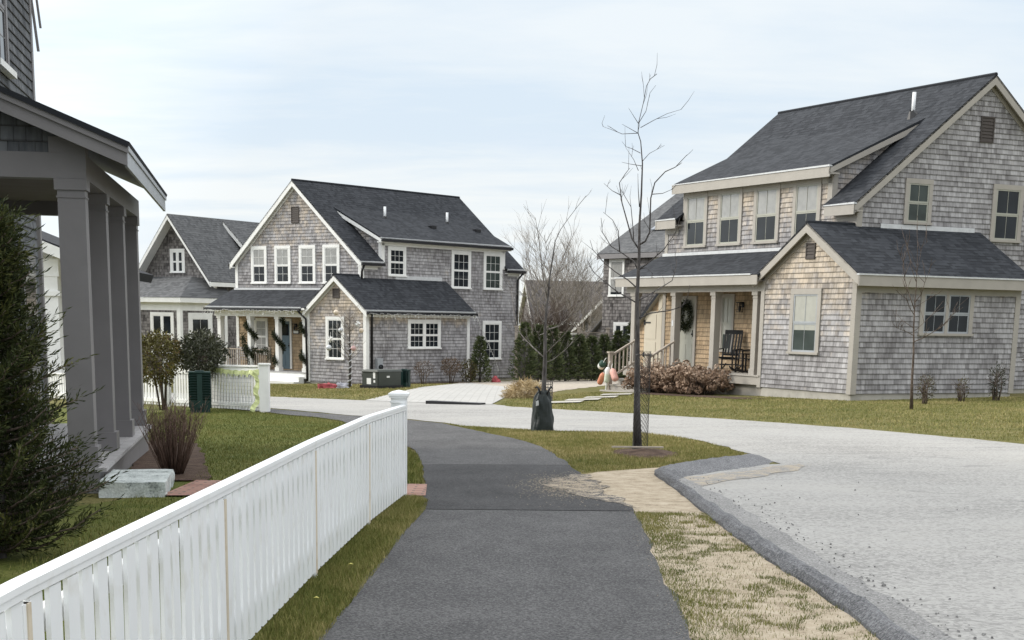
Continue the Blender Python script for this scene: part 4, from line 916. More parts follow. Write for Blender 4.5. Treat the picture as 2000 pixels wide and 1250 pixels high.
m = MB(); 
for k in range(3): m.beam(Vector((-6.0,34.35,F0.z+.1+k*.09)), Vector((-6.9,35.4,F0.z+.1+k*.09)), .03, .085)
tag(m.build('timber_edging', M['rail_wood']), 'low brown timber edging behind the far white picket fence', 'timber edging')

M['fence_wood'] = paint('weathered_fence_wood', (.20,.185,.17), .9, .25, 3, .1, (.1,.09,.08), True)
fw = thing('wooden_fence', 'tall weathered wooden fence with pale capped posts behind the evergreen hedge', 'fence', (.2,67.0,zg(.2,67)))
wo = Vector((.2,67.0,zg(.2,67))); A_, B_ = Vector((0,0,0)), Vector((7.0,8.2,zg(7,75)-wo.z))
m = MB(); nb = 70
for i in range(nb):
    p = A_.lerp(B_, i/nb); q = A_.lerp(B_, (i+.93)/nb); j = rnd.uniform(-.01,.01); p.z += .05; q.z += .05
    n = Vector((.76,-.65,0))*(.03+j); m.hexa([p, q, q+n, p+n, p+Vector((0,0,1.7)), q+Vector((0,0,1.7)), q+n+Vector((0,0,1.7)), p+n+Vector((0,0,1.7))])
m.build('board_panel', M['fence_wood'], fw)
m = MB()
for z in (1.78, 1.9, 2.02): m.beam(A_+Vector((0,0,z)), B_+Vector((0,0,z)), .03, .03)
m.beam(A_+Vector((0,0,2.12)), B_+Vector((0,0,2.12)), .12, .04); m.build('lattice_rail', M['rail_wood'], fw)
for i in range(6):
    p = A_.lerp(B_, i/5); m = MB(); m.box(p.x-.07, p.x+.07, p.y-.07, p.y+.07, p.z-.1, p.z+2.3); m.box(p.x-.1, p.x+.1, p.y-.1, p.y+.1, p.z+2.3, p.z+2.36); m.build('post', M['rail_wood'], fw)

# ------------------------------------------------------------------ bare trees
def barkmat(name, lo, hi, dk):
    g = G(name, .9, .15); p = g.geo(); f = g.noise(g.map(p, (14,14,3)), 2.2, 5, .65)
    g.col(g.ramp(f, [(.3, dk), (.5, lo), (.72, hi)])); g.bump(g.noise(g.map(p, (30,30,6)), 1.5, 4), .6, .008); return g.m
M['bark'] = barkmat('dark_bark', (.085,.078,.076), (.17,.16,.155), (.035,.032,.031))
M['bark_pale'] = barkmat('pale_bark', (.20,.18,.165), (.36,.33,.30), (.09,.08,.075))
M['bark_brown'] = barkmat('brown_twigs', (.11,.085,.07), (.22,.175,.15), (.05,.038,.03))
M['bark_red'] = barkmat('reddish_twigs', (.15,.10,.078), (.28,.20,.16), (.06,.04,.03))
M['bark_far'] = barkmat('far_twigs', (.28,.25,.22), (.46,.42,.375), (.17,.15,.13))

def traced_tree(name, label, base, brs, r0, mats, seed, twig=.3, jitter=.7, dens=.11, tipr=.0035, tw_r=.003):
    rr = random.Random(seed); t = thing(name, label, 'tree', base)
    tr = [Vector((x,0,z)) for x, z in brs[0]]
    for p in tr[2:]: p.y += rr.uniform(-.02,.02)
    H = tr[-1].z; m = MB(); m.tube(tr, [max(.004, r0*(1-p.z/H)**1.4+.0018) if i else r0*1.2 for i, p in enumerate(tr)], 8); m.build('trunk', mats[0], t, True)
    m = MB(); allb = [(tr, .012)]
    ends = [tr]
    for b in brs[1:]:
        x0, z0 = b[0]; best = min((min(((p[0]-x0)**2+(p[2]-z0)**2, p[1]) for p in pl), k) for k, pl in enumerate(ends)); y0 = best[0][1]
        s = rr.choice((-1,1))*rr.uniform(.25, jitter); pts = []
        for x, z in b: pts.append(Vector((x, y0+s*(abs(x-x0)+.35*(z-z0)), z)))
        L = sum((pts[i+1]-pts[i]).length for i in range(len(pts)-1)); rb = max(.004, min(r0*.3, .003+L*.0065)); n = len(pts)
        if pts[0].z > H*.75: rb = .0035
        m.tube(pts, [rb*(1-.8*i/(n-1))+tipr*.3 for i in range(n)], 6); ends.append(pts); allb.append((pts, rb))
    for pts, rb in allb:
        trunk = pts is tr
        for i in range(1 if not trunk else len(pts)//3, len(pts)-1):
            seg = pts[i+1]-pts[i]
            for k in range(max(1, int(seg.length/dens)) if not trunk else 1):
                if rr.random() > .72: continue
                p = pts[i].lerp(pts[i+1], rr.random()); d = (seg.normalized()+Vector((rr.uniform(-1,1), rr.uniform(-1,1), rr.uniform(-.2,.9)))*.9).normalized(); L = twig*rr.uniform(.35,1.1)
                q = p+d*L*.5; e2 = q+(d+Vector((rr.uniform(-.4,.4), rr.uniform(-.4,.4), rr.uniform(0,.5)))).normalized()*L*.5
                m.tube([p, q, e2], [tw_r*1.2, tw_r, tw_r*.5], 4)
                if rr.random() < .5:
                    g2 = q+(d.cross(Vector((0,0,1)))*rr.choice((-1,1))+d+Vector((0,0,.4))).normalized()*L*.35; m.tube([q, g2], [tw_r*.9, tw_r*.4], 4)
    m.build('branches', mats[1], t, True); return t
T1=[[(0.0,0.0),(-0.03,0.57),(-0.05,1.25),(-0.06,1.66),(-0.08,2.06),(-0.07,2.59),(-0.08,2.99),(-0.07,3.38),(-0.07,3.77),(-0.1,4.05),(-0.14,4.15),(-0.14,4.27),(-0.08,4.54),(-0.05,4.74),(-0.0,4.83),(0.08,4.89)],[(-0.14,4.27),(-0.05,4.42),(-0.01,4.64),(0.06,4.73)],[(-0.11,4.22),(0.05,4.3),(0.21,4.37),(0.38,4.41)],[(-0.14,4.15),(-0.34,4.15),(-0.47,4.21),(-0.59,4.26)],[(-0.14,4.15),(-0.36,4.25)],[(-0.14,4.27),(-0.28,4.45)],[(-0.07,3.8),(0.01,3.89),(0.19,3.98)],[(-0.1,3.9),(-0.21,3.96),(-0.29,3.99),(-0.34,4.06)],[(-0.12,3.68),(-0.18,3.82),(-0.29,3.99)],[(-0.09,3.22),(-0.11,3.44),(-0.12,3.65)],[(-0.08,3.74),(-0.22,3.77),(-0.33,3.8)],[(-0.07,2.74),(-0.0,2.78),(0.05,2.9),(0.04,3.32),(0.08,3.51),(0.2,3.64),(0.32,3.69),(0.45,3.83)],[(0.05,3.37),(0.19,3.38),(0.33,3.44)],[(-0.07,2.67),(-0.17,2.82),(-0.24,3.05),(-0.31,3.28),(-0.35,3.54),(-0.28,3.65),(-0.22,3.73)],[(-0.33,3.38),(-0.44,3.44),(-0.55,3.54)],[(-0.15,2.79),(-0.15,2.88),(-0.19,3.23),(-0.32,3.45)],[(-0.08,1.98),(-0.21,2.06),(-0.33,2.12),(-0.5,2.25),(-0.66,2.39),(-0.74,2.55)],[(-0.09,2.18),(-0.2,2.28),(-0.36,2.38),(-0.5,2.49),(-0.67,2.68),(-0.71,2.81)],[(-0.09,2.43),(-0.14,2.53),(-0.3,2.64),(-0.43,2.72),(-0.55,2.91),(-0.57,3.1)],[(-0.32,2.65),(-0.34,2.8),(-0.35,2.91),(-0.44,3.05),(-0.57,3.14)],[(-0.07,2.41),(0.08,2.53),(0.24,2.68),(0.37,2.89),(0.41,3.06)],[(-0.07,2.01),(0.03,2.06),(0.17,2.14),(0.42,2.29),(0.47,2.44),(0.49,2.59)],[(-0.07,1.78),(-0.0,1.8),(0.09,1.85),(0.34,1.89),(0.49,1.94),(0.55,2.07),(0.57,2.22)],[(0.05,1.83),(0.02,1.9),(0.09,2.03),(0.13,2.14)],[(-0.2,2.06),(-0.34,2.04),(-0.36,2.19)],[(-0.04,2.43),(0.03,2.44),(0.12,2.36)]]
T2=[[(0.0,0.0),(0.0,0.69),(0.01,1.2),(-0.0,1.7),(0.01,1.94),(0.02,2.08),(0.04,2.23),(0.05,2.44),(0.09,2.76),(0.13,3.07),(0.22,3.27),(0.34,3.44),(0.49,3.64),(0.62,3.8)],[(-0.02,1.22),(-0.18,1.36),(-0.33,1.5),(-0.43,1.62),(-0.52,1.93),(-0.57,2.34)],[(0.01,1.13),(0.13,1.17),(0.24,1.25),(0.38,1.37),(0.48,1.48)],[(-0.01,1.76),(-0.07,1.84),(-0.13,1.93),(-0.16,2.09),(-0.3,2.19),(-0.44,2.25)],[(0.01,1.66),(0.12,1.69),(0.24,1.73),(0.37,1.86),(0.46,1.99),(0.59,2.1),(0.78,2.27),(0.94,2.44)],[(0.01,1.83),(0.13,1.93),(0.23,1.96)],[(0.01,2.04),(-0.08,2.12),(-0.17,2.21),(-0.22,2.43),(-0.28,2.68),(-0.31,2.92)],[(0.03,2.15),(-0.04,2.44),(-0.09,2.76),(-0.14,3.12),(-0.2,3.43)],[(0.03,2.27),(0.16,2.48),(0.24,2.73),(0.34,3.01),(0.47,3.26)],[(-0.0,1.61),(-0.1,1.57),(-0.16,1.65),(-0.21,2.02)],[(0.04,2.35),(-0.06,2.6),(0.0,2.92),(-0.05,3.17)],[(0.02,1.28),(0.18,1.45),(0.3,1.58),(0.39,1.7)]]
T3=[[(0.0,0.0),(-0.03,0.65),(-0.04,1.2),(-0.07,1.73),(-0.09,2.16),(-0.08,2.58),(-0.1,3.01),(-0.12,3.43),(-0.16,3.84)],[(-0.07,1.43),(0.11,1.52),(0.42,1.74),(0.62,2.01),(0.8,2.17)],[(-0.07,1.57),(-0.23,1.64),(-0.51,1.73),(-0.63,1.85)],[(-0.08,1.65),(0.04,1.73),(0.45,2.1)],[(-0.09,2.0),(-0.24,2.16),(-0.34,2.37),(-0.42,2.53)],[(-0.09,2.11),(-0.19,2.37),(-0.3,2.69),(-0.36,3.11),(-0.43,3.26)],[(-0.09,2.27),(0.01,2.43),(0.05,2.69),(0.11,2.91)],[(-0.09,2.69),(-0.2,3.01),(-0.23,3.22)],[(-0.09,2.9),(-0.02,3.22),(0.02,3.43),(0.18,3.54)],[(-0.08,1.73),(-0.3,1.89),(-0.42,2.05)],[(-0.09,2.16),(0.11,2.27),(0.37,2.43)],[(-0.1,3.01),(-0.26,3.27),(-0.4,3.42)]]
G3 = lambda x, y, dz=0.0: (x, y, zg(x,y)+dz)
traced_tree('bare_tree', 'tall slender bare young tree in the grass island, its trunk inside a wire mesh guard', G3(1.75,21.11), T1, .052, (M['bark'], M['bark']), 3)
traced_tree('bare_tree', 'bare young tree with pale branches and a dark watering bag round its foot', G3(.55,25.92), T2, .052, (M['bark'], M['bark_pale']), 5, .5, dens=.05)
traced_tree('bare_tree', 'small thin bare tree on the lawn before the taupe-trimmed double window', G3(8.67,33.59), T3, .034, (M['bark_brown'], M['bark_brown']), 8, .5, tw_r=.005, dens=.08)

def grow(m, p, d, L, r, lev, rr, spread=.55, n=4, tmp=None, up=.15):
    pts = [p]; q = p; dd = d
    for i in range(3):
        dd = (dd+Vector((rr.uniform(-1,1), rr.uniform(-1,1), rr.uniform(-.6,.9)))*.13+Vector((0,0,up*.2))).normalized(); q = q+dd*L/3; pts.append(q)
    m.tube(pts, [r, r*.85, r*.7, r*.55], n if lev > 1 else 3)
    if lev <= 0: return
    for k in range(rr.choice((2,3,3,4))):
        t = rr.uniform(.35,1); b = pts[0].lerp(pts[-1], t) if t < .9 else pts[-1]
        nd = (dd+Vector((rr.uniform(-1,1), rr.uniform(-1,1), rr.uniform(-.4,.8)))*spread*1.5).normalized()
        grow(m, b, nd, L*rr.uniform(.6,.85), r*.58, lev-1, rr, spread, n, up=up)
def wild_tree(name, label, base, h, r, lev, mat, seed, spread=.6, stems=1, group=None):
    rr = random.Random(seed); t = thing(name, label, 'tree', base, 0, group); m = MB(); hb = h*.22
    for s in range(stems):
        a = rr.uniform(0,6.3); top = Vector((math.cos(a)*.25*(stems > 1), math.sin(a)*.25*(stems > 1), hb)); m.tube([Vector((0,0,-.1)), top*.6, top], [r*1.2, r, r*.9], 7)
        if s == 0: mt = MB()
        for k in range(5):
            d = Vector((rr.uniform(-1,1)*.75, rr.uniform(-1,1)*.75, rr.uniform(.7,1.3))).normalized(); grow(mt, top*rr.uniform(.75,1), d, h*.29, r*.6, lev, rr, spread, up=.25)
    m.build('trunk', mat, t, True); mt.build('crown', mat, t, True); return t
TG = 'bare trees beyond the wooden fence'
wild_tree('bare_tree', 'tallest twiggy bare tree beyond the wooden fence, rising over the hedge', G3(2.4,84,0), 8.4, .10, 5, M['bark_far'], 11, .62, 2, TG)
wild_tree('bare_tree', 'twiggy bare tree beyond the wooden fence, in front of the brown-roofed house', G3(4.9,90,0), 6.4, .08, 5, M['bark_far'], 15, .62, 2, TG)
wild_tree('bare_tree', 'dense low bare tree hard by the far corner of the white-trimmed house', G3(1.6,79,0), 4.6, .07, 4, M['bark_brown'], 23, .7, 3, TG)
wild_tree('bare_tree', 'brown bare tree beside the white portico house, seen through the grey porch', G3(-22.5,78,0), 7.0, .13, 5, M['bark_brown'], 31, .6, 2)

# wire guard, stake plank and mulch ring of the tall young tree
m = MB(); bx, by = 1.75, 21.11; bz = zg(bx, by)
for s in (-1, 1):
    for k in range(14):
        pts = [(bx+.03+.105*math.cos(2*math.pi*k/14+s*t*.42), by+.105*math.sin(2*math.pi*k/14+s*t*.42), bz+.03+t*.0575) for t in range(24)]; m.tube(pts, .0021, 3)
for z in (.05, 1.3): m.tube([(bx+.03+.107*math.cos(t*.35), by+.107*math.sin(t*.35), bz+z) for t in range(19)], .006, 4)
tag(m.build('tree_guard', M['black']), 'black wire mesh tube guarding the trunk of the tall bare tree in the grass island', 'tree guard')
m = MB(); bx, by = .62, 25.98; bz = zg(bx, by)
for k in range(12):
    a = 2*math.pi*k/12; m.tube([(bx+.075*math.cos(a), by+.075*math.sin(a), bz+.5), (bx+.075*math.cos(a), by+.075*math.sin(a), bz+.84)], .007, 4)
for k in range(7): m.tube([(bx+.076*math.cos(t*.35), by+.076*math.sin(t*.35), bz+.52+k*.05) for t in range(19)], .005, 4)
tag(m.build('tree_guard', M['bark_pale']), 'pale brown mesh collar on the trunk just above the dark watering bag', 'tree guard')
m = MB(); rg = []
for i in range(26):
    a = 2*math.pi*i/26; k = 1+.18*noise.noise(Vector((math.cos(a)*2, math.sin(a)*2, 3))); rg.append((1.82+.43*k*math.cos(a), 20.75+.9*k*math.sin(a)))
mu = sheet('mulch_ring', rg, .004, M['mulch'], .2)
for v in mu.data.vertices:
    d = math.hypot((v.co.x-1.82)/.45, (v.co.y-20.75)/.95); v.co.z += .07*max(0, 1-d)+.012*noise.noise(v.co*9)
m = MB(); m.beam((1.36,20.55,zg(1.6,20.6)+.1), (2.05,20.62,zg(1.9,20.6)+.095), .05, .02); tag(m.build('stake', M['rail_wood']), 'thin wooden stake lying on the mulch ring of the tall bare tree', 'stake')

# watering bag
M['bag'] = paint('dark_green_bag', (.022,.028,.028), .55, .3, 7, .3)
wb_ = thing('watering_bag', 'dark green zipped watering bag standing round the pale-branched young tree', 'watering bag', G3(.55,25.85)); m = MB(); n = 36; rows = 16; g_ = []
for j in range(rows+1):
    t = j/rows; z = .66*t; r_ = .115*(1-t)**.75+.075+.03*math.sin(t*3.1); row = []
    for k in range(n):
        a = 2*math.pi*k/n; f = noise.noise(Vector((math.cos(a)*1.6, math.sin(a)*1.6, z*3.4+a*.2)))*.075+noise.noise(Vector((math.cos(a)*4, math.sin(a)*4, z*7)))*.035
        rr_ = r_+f*(.4+t*.5); row.append(Vector((rr_*math.cos(a)*1.0-.02*t, rr_*math.sin(a)*.8, z+.02*math.sin(3*a)*t)))
    g_.append(row)
for j in range(rows):
    for k in range(n): m.poly([g_[j][k], g_[j][(k+1) % n], g_[j+1][(k+1) % n], g_[j+1][k]])
m.poly(g_[-1]); m.build('bag', M['bag'], wb_, True)
for sx in (-1, 1):
    m = MB(); m.tube([(sx*.04,-.07,.58),(sx*.08,-.08,.69),(sx*.12,-.07,.74),(sx*.14,-.05,.715)], [.017,.019,.017,.014], 6); m.build('handle', M['black'], wb_, True)
m = MB(); m.poly([(-.13,-.13,.42),(-.08,-.15,.44),(-.09,-.15,.52),(-.13,-.13,.5)]); m.build('tag', M['flash'], wb_)

# ------------------------------------------------------------------ foliage
M['juniper'] = leafmat('juniper_leaf', [(.0,(.016,.022,.008)),(.45,(.035,.045,.014)),(.8,(.075,.08,.022)),(1,(.12,.115,.035))])
M['hedge'] = leafmat('arborvitae_leaf', [(.0,(.03,.04,.018)),(.45,(.075,.095,.04)),(1,(.16,.18,.08))])
M['holly'] = leafmat('olive_leaf', [(.0,(.025,.03,.018)),(.5,(.055,.06,.035)),(1,(.11,.11,.065))], .45)
M['olive'] = leafmat('olive_bronze_leaf', [(.0,(.03,.025,.012)),(.4,(.07,.06,.018)),(.75,(.13,.12,.028)),(1,(.14,.08,.03))], .55)
M['brownleaf'] = leafmat('brown_leaf', [(.0,(.06,.04,.028)),(.5,(.12,.085,.06)),(1,(.2,.15,.11))])
M['petal'] = leafmat('dried_hydrangea', [(.0,(.10,.06,.036)),(.5,(.27,.185,.13)),(1,(.47,.365,.28))], .9)
M['straw'] = leafmat('dry_straw', [(.0,(.22,.16,.08)),(.5,(.42,.32,.18)),(1,(.58,.47,.29))], .9)
M['blade'] = leafmat('grass_blade', [(.0,(.06,.08,.018)),(.4,(.135,.15,.036)),(.68,(.24,.22,.075)),(1,(.42,.35,.17))], .8)

def leaf(m, p, d, n, L, w, t):
    s = d.cross(n).normalized()*w*.5; m.poly([p, p+d*L*.5+s, p+d*L, p+d*L*.5-s], None, 0, t)
def rv(rr): 
    while True:
        v = Vector((rr.uniform(-1,1), rr.uniform(-1,1), rr.uniform(-1,1)))
        if .05 < v.length < 1: return v.normalized()
def leafcloud(m, rr, c, rad, n, L, w, tone=.5, clump=2.2, hollow=.45):
    c = Vector(c)
    for i in range(n):
        v = rv(rr); r_ = hollow+(1-hollow)*rr.random()**.6; k = 1+.22*noise.noise(v*clump+c)
        p = c+Vector((v.x*rad[0], v.y*rad[1], v.z*rad[2]))*r_*k; d = (v*.7+rv(rr)).normalized()
        leaf(m, p, d, rv(rr), L*rr.uniform(.6,1.3), w, min(1, max(0, tone+.35*noise.noise(p*3.1)+rr.uniform(-.25,.25))))
def conifer(name, label, base, h, r, n, mat, seed, group=None, top=.05, cat='evergreen'):
    rr = random.Random(seed); t = thing(name, label, cat, base, rr.uniform(0,6), group)
    m = MB(); m.tube([(0,0,-.05),(0,0,h*.5),(0,0,h*.96)], [.05,.035,.008], 6); m.build('trunk', M['bark'], t, True)
    m = MB()
    for i in range(n):
        z = h*(rr.random()**.85)*.93+.06; k = (1-z/h)**.8; a = rr.uniform(0,6.283); R0 = r*k*(.75+.35*noise.noise(Vector((math.cos(a)*1.5, math.sin(a)*1.5, z*2.5+seed))))+top*.5
        d = Vector((math.cos(a), math.sin(a), rr.uniform(.1,.7))).normalized(); b = Vector((0,0,z-.1*k))+Vector((math.cos(a), math.sin(a), .2))*R0*rr.uniform(.35,.75); tn = rr.uniform(.15,.75)
        for q in range(7):
            pp = b+d*R0*.06*q*1.2+rv(rr)*.03; leaf(m, pp, (d+rv(rr)*.55).normalized(), rv(rr), rr.uniform(.08,.17), .045, min(1, max(0, tn+rr.uniform(-.2,.25))))
    m.build('foliage', mat, t); return t

# big juniper in front of the near porch
def juniper():
    rr = random.Random(42); bx, by = -3.5, 10.4
    t = thing('juniper', 'dark feathery juniper growing behind the white fence in front of the grey porch', 'shrub', G3(bx,by))
    m = MB(); m.tube([(0,0,-.1),(.03,.02,.8),(-.02,0,1.7),(.02,0,2.45)], [.07,.055,.035,.01], 7); mb = MB(); lf = MB()
    nb_ = 300
    for i in range(nb_):
        z0 = .03+2.2*(i/nb_)**1.15; a = i*2.39996+rr.uniform(-.3,.3); env = (.76-.24*(z0-.35))*(.72+.5*abs(noise.noise(Vector((math.cos(a)*1.2, math.sin(a)*1.2, z0*1.7)))))*(1.0 if i % 13 else 1.5)
        if z0 < .4: env *= .85
        L = env*rr.uniform(.72,1.12); d = Vector((math.cos(a), math.sin(a), .25)); pts = [Vector((0,0,z0))]
        for s in range(7):
            dd = Vector((d.x, d.y, .12+.10*s*rr.uniform(.4,1.2))).normalized()+Vector((rr.uniform(-.12,.12), rr.uniform(-.12,.12), rr.uniform(-.1,.1))); pts.append(pts[-1]+dd*L/7)
        mb.tube(pts, [.012*(1-s/8)+.0022 for s in range(8)], 4)
        tone = rr.uniform(.08,.5)
        for s in range(1, 7):
            seg = pts[s+1]-pts[s]; dn = seg.normalized(); cnt = 8
            for k in range(cnt):
                p = pts[s]+seg*(k/cnt); side = rv(rr); side = (side-dn*side.dot(dn)).normalized(); sd = (dn*.9+side*.75+Vector((0,0,.25))).normalized(); SL = rr.uniform(.07,.16)*(1.15-.09*s)
                mb2 = p; 
                for q in range(4):
                    pp = mb2+sd*SL*(q/4); ld = (sd+rv(rr)*.5).normalized(); leaf(lf, pp, ld, rv(rr), SL*.48, .011, min(1, max(0, tone+rr.uniform(-.18,.3)+.05*s-.1)))
        e2 = pts[-1]; dn = (pts[-1]-pts[-2]).normalized()
        for k in range(7): leaf(lf, e2+dn*.025*k, (dn+rv(rr)*.35).normalized(), rv(rr), .06, .009, min(1, tone+.2))
    m.build('trunk', M['bark'], t, True); mb.build('branches', M['bark_brown'], t, True); lf.build('foliage', M['juniper'], t)
juniper()

def standard_shrub(name, label, base, c, rad, n, mat, stems, seed, leafL=.06, leafW=.03, tone=.5, sm='bark_brown', group=None):
    rr = random.Random(seed); t = thing(name, label, 'shrub', base, 0, group); m = MB()
    for i in range(stems):
        a = rr.uniform(0,6.28); b = Vector((.06*math.cos(a), .06*math.sin(a), -.05)); e2 = Vector((c[0]+rad[0]*.75*math.cos(a)*rr.random(), c[1]+rad[1]*.75*math.sin(a)*rr.random(), c[2]+rad[2]*rr.uniform(-.2,.7)))
        mid = b.lerp(e2, .5)+Vector((rr.uniform(-.06,.06), rr.uniform(-.06,.06), .05)); m.tube([b, mid, e2], [.022,.015,.006], 5)
        for k in range(4):
            p = mid.lerp(e2, rr.random()); m.tube([p, p+Vector((rr.uniform(-.25,.25), rr.uniform(-.25,.25), rr.uniform(.0,.3)))], [.007,.003], 4)
    m.build('stems', M[sm], t, True); m = MB(); leafcloud(m, rr, c, rad, n, leafL, leafW, tone); m.build('foliage', mat, t); return t
BG = 'clipped shrubs beside the porch'
standard_shrub('shrub', 'olive-bronze rounded shrub on bare stems next to the farthest porch column', G3(-7.75,34.6), (-.1,0,1.14), (.62,.55,.6), 3800, M['olive'], 9, 3, .075, .034, .62, group=BG)
standard_shrub('shrub', 'grey-green upright shrub on bare stems behind the ribbed dark green bin', G3(-6.88,34.7), (0,0,1.22), (.47,.45,.55), 3400, M['holly'], 7, 4, .075, .036, .5, group=BG)
standard_shrub('shrub', 'dark low shrub in front of the far hipped bay, behind the olive-bronze shrub', G3(-13.2,58), (0,0,1.25), (1.3,.8,.6), 1600, M['brownleaf'], 6, 5, .13, .06, .15)
standard_shrub('shrub', 'dark flat-topped shrub in front of the far hipped bay window, behind the grey-green shrub', G3(-11.3,58), (0,0,1.3), (.85,.7,.5), 1400, M['holly'], 6, 6, .13, .06, .2)
# twiggy bush in the mulch bed
def twig_bush(name, label, base, h, r, n, mat, seed, r0=.006):
    rr = random.Random(seed); t = thing(name, label, 'shrub', base); m = MB(); tw = MB()
    for i in range(n):
        a = rr.uniform(0,6.28); k = rr.random()**.6; b = Vector((.1*k*math.cos(a), .1*k*math.sin(a), -.02)); L = h*rr.uniform(.6,1.08); e2 = Vector((r*k*math.cos(a)*rr.uniform(.7,1.1), r*k*math.sin(a)*rr.uniform(.7,1.1), L))
        mid = b.lerp(e2, .5)+Vector((math.cos(a)*.02, math.sin(a)*.02, .05)); m.tube([b, mid, e2], [r0, r0*.8, r0*.4], 4)
        for q in range(3):
            p = mid.lerp(e2, rr.random()); m.tube([p, p+Vector((rr.uniform(-.1,.1), rr.uniform(-.1,.1), rr.uniform(.05,.18)))], [r0*.5, r0*.3], 3)
    m.build('stems', mat, t, True); return t
twig_bush('twig_bush', 'leafless red-brown twiggy bush in the mulch bed beside the granite step', G3(-3.72,17.0), .74, .42, 170, M['bark_red'], 9, .0048)
CG = 'evergreens of the hedge'
hl = [('tall pointed evergreen at the left end of the hedge', .55, 65.9, 2.15), ('broad dark evergreen, second from the left of the hedge', 1.15, 66.5, 2.0), ('dense evergreen hidden behind the trunk of the pale-branched tree', 1.75, 67.2, 2.25), ('bushy evergreen just right of the pale-branched tree trunk', 2.35, 67.9, 2.0), ('rounded evergreen in the middle of the hedge', 2.95, 68.6, 2.1), ('narrow evergreen right of the hedge middle', 3.55, 69.3, 2.0), ('low evergreen third from the right end of the hedge', 4.15, 70.0, 1.95), ('pointed evergreen second from the porch railing end', 4.8, 70.8, 2.2), ('evergreen closest to the buoys and porch railing', 5.5, 71.6, 2.3)]
for i, (lb, x, y, h) in enumerate(hl): conifer('arborvitae', lb, G3(x, y-.3), h*rnd.uniform(.95,1.22), .85, 430, M['hedge'], 50+i, CG)
conifer('fir_tree', 'young fir against the white-trimmed house, left of its lower right window', G3(-1.3,65.2), 1.95, .62, 330, M['hedge'], 70)
standard_shrub('shrub', 'olive shrub at the foot of the fir beside the white corner board', G3(-1.75,64.6), (0,0,.5), (.36,.36,.45), 700, M['olive'], 5, 71, .09, .035, .3)
SG = 'small foundation shrubs'
standard_shrub('shrub', 'thin brown shrub below the left part of the white double window', G3(-3.45,61.6), (0,0,.62), (.42,.35,.32), 420, M['brownleaf'], 5, 73, .07, .03, .35, group=SG)
standard_shrub('shrub', 'reddish-brown shrub below the right part of the white double window', G3(-2.45,63.3), (0,0,.68), (.42,.35,.34), 800, M['brownleaf'], 5, 74, .08, .035, .55, group=SG)
standard_shrub('shrub', 'brown-green twiggy shrub beside the trunk of the small thin tree', G3(9.75,36.55), (0,0,.36), (.22,.22,.36), 330, M['olive'], 8, 75, .06, .02, .3, group=SG)
standard_shrub('shrub', 'sparse low shrub midway along the taupe-trimmed wing wall', G3(11.0,37.9), (0,0,.3), (.17,.17,.3), 180, M['olive'], 6, 76, .06, .02, .35, group=SG)
standard_shrub('shrub', 'upright dark green shrub near the right end of the taupe-trimmed wing wall', G3(11.95,38.3), (0,0,.5), (.2,.2,.42), 420, M['holly'], 8, 77, .06, .024, .35, group=SG)
standard_shrub('shrub', 'brownish shrub in front of the right house, cut by the picture edge', G3(12.95,38.6), (0,0,1.0), (.3,.3,.38), 420, M['brownleaf'], 6, 78, .07, .03, .25, group=SG)

# dried hydrangeas along the right porch
HG = 'dried hydrangeas along the porch'
for i, (u_, lb) in enumerate([(2.5,'dried brown hydrangea next to the porch stairs'), (3.5,'dried brown hydrangea left of the middle of the porch front'), (4.5,'dried brown hydrangea right of the middle of the porch front'), (5.4,'dried brown hydrangea at the wing end of the porch')]):
    a = -1.101; x = 4.72+u_*math.cos(a)+2.0*math.sin(a)*1.0; y = 48.99+u_*math.sin(a)-2.0*math.cos(a); rr = random.Random(80+i); t = thing('hydrangea', lb, 'shrub', G3(x,y), 0, HG); st, fl = MB(), MB()
    for k in range(85):
        aa = rr.uniform(0,6.28); q = rr.random()**.5; hh = rr.uniform(.12,.62)+.4*(1-q)*(1.15 if i == 0 else .85)*rr.random(); p = Vector((.78*q*math.cos(aa), .78*q*math.sin(aa), hh)); st.tube([(p.x*.3,p.y*.3,0), (p.x*.8,p.y*.8,hh*.6), p], [.008,.006,.004], 3)
        R_ = rr.uniform(.08,.135); tn = min(1, max(0, (hh-.1)*.7+rr.uniform(.05,.45)))
        for q2 in range(34):
            v = rv(rr); n2 = (v+rv(rr)*.4).normalized(); s1 = n2.orthogonal().normalized(); s2 = n2.cross(s1); w = .034; c = p+v*R_
            fl.poly([c+s1*w, c+s2*w, c-s1*w, c-s2*w], None, 0, min(1, max(0, tn+rr.uniform(-.22,.22))))
    st.build('stems', M['bark_brown'], t, True); fl.build('flower_heads', M['petal'], t)

# straw pile by the drive
rr = random.Random(5); m = MB()
for i in range(3600):
    v = rv(rr); v.z = abs(v.z); q = rr.uniform(.8,1.02)*(1+.2*noise.noise(v*2.3)); p = Vector((v.x*.62, v.y*.5, v.z*.46))*q; d = (rv(rr)+Vector((0,0,-.2))).normalized(); leaf(m, p, d, rv(rr), rr.uniform(.1,.24), .014, min(1, max(0, .35+.5*p.z/.5*.6+.5*noise.noise(p*4)+rr.uniform(-.2,.2))))
o = m.build('straw_heap', M['straw']); o.location = G3(.42,41.3,-.03); tag(o, 'heap of dry straw at the edge of the paved drive, left of the watering bag', 'straw heap')

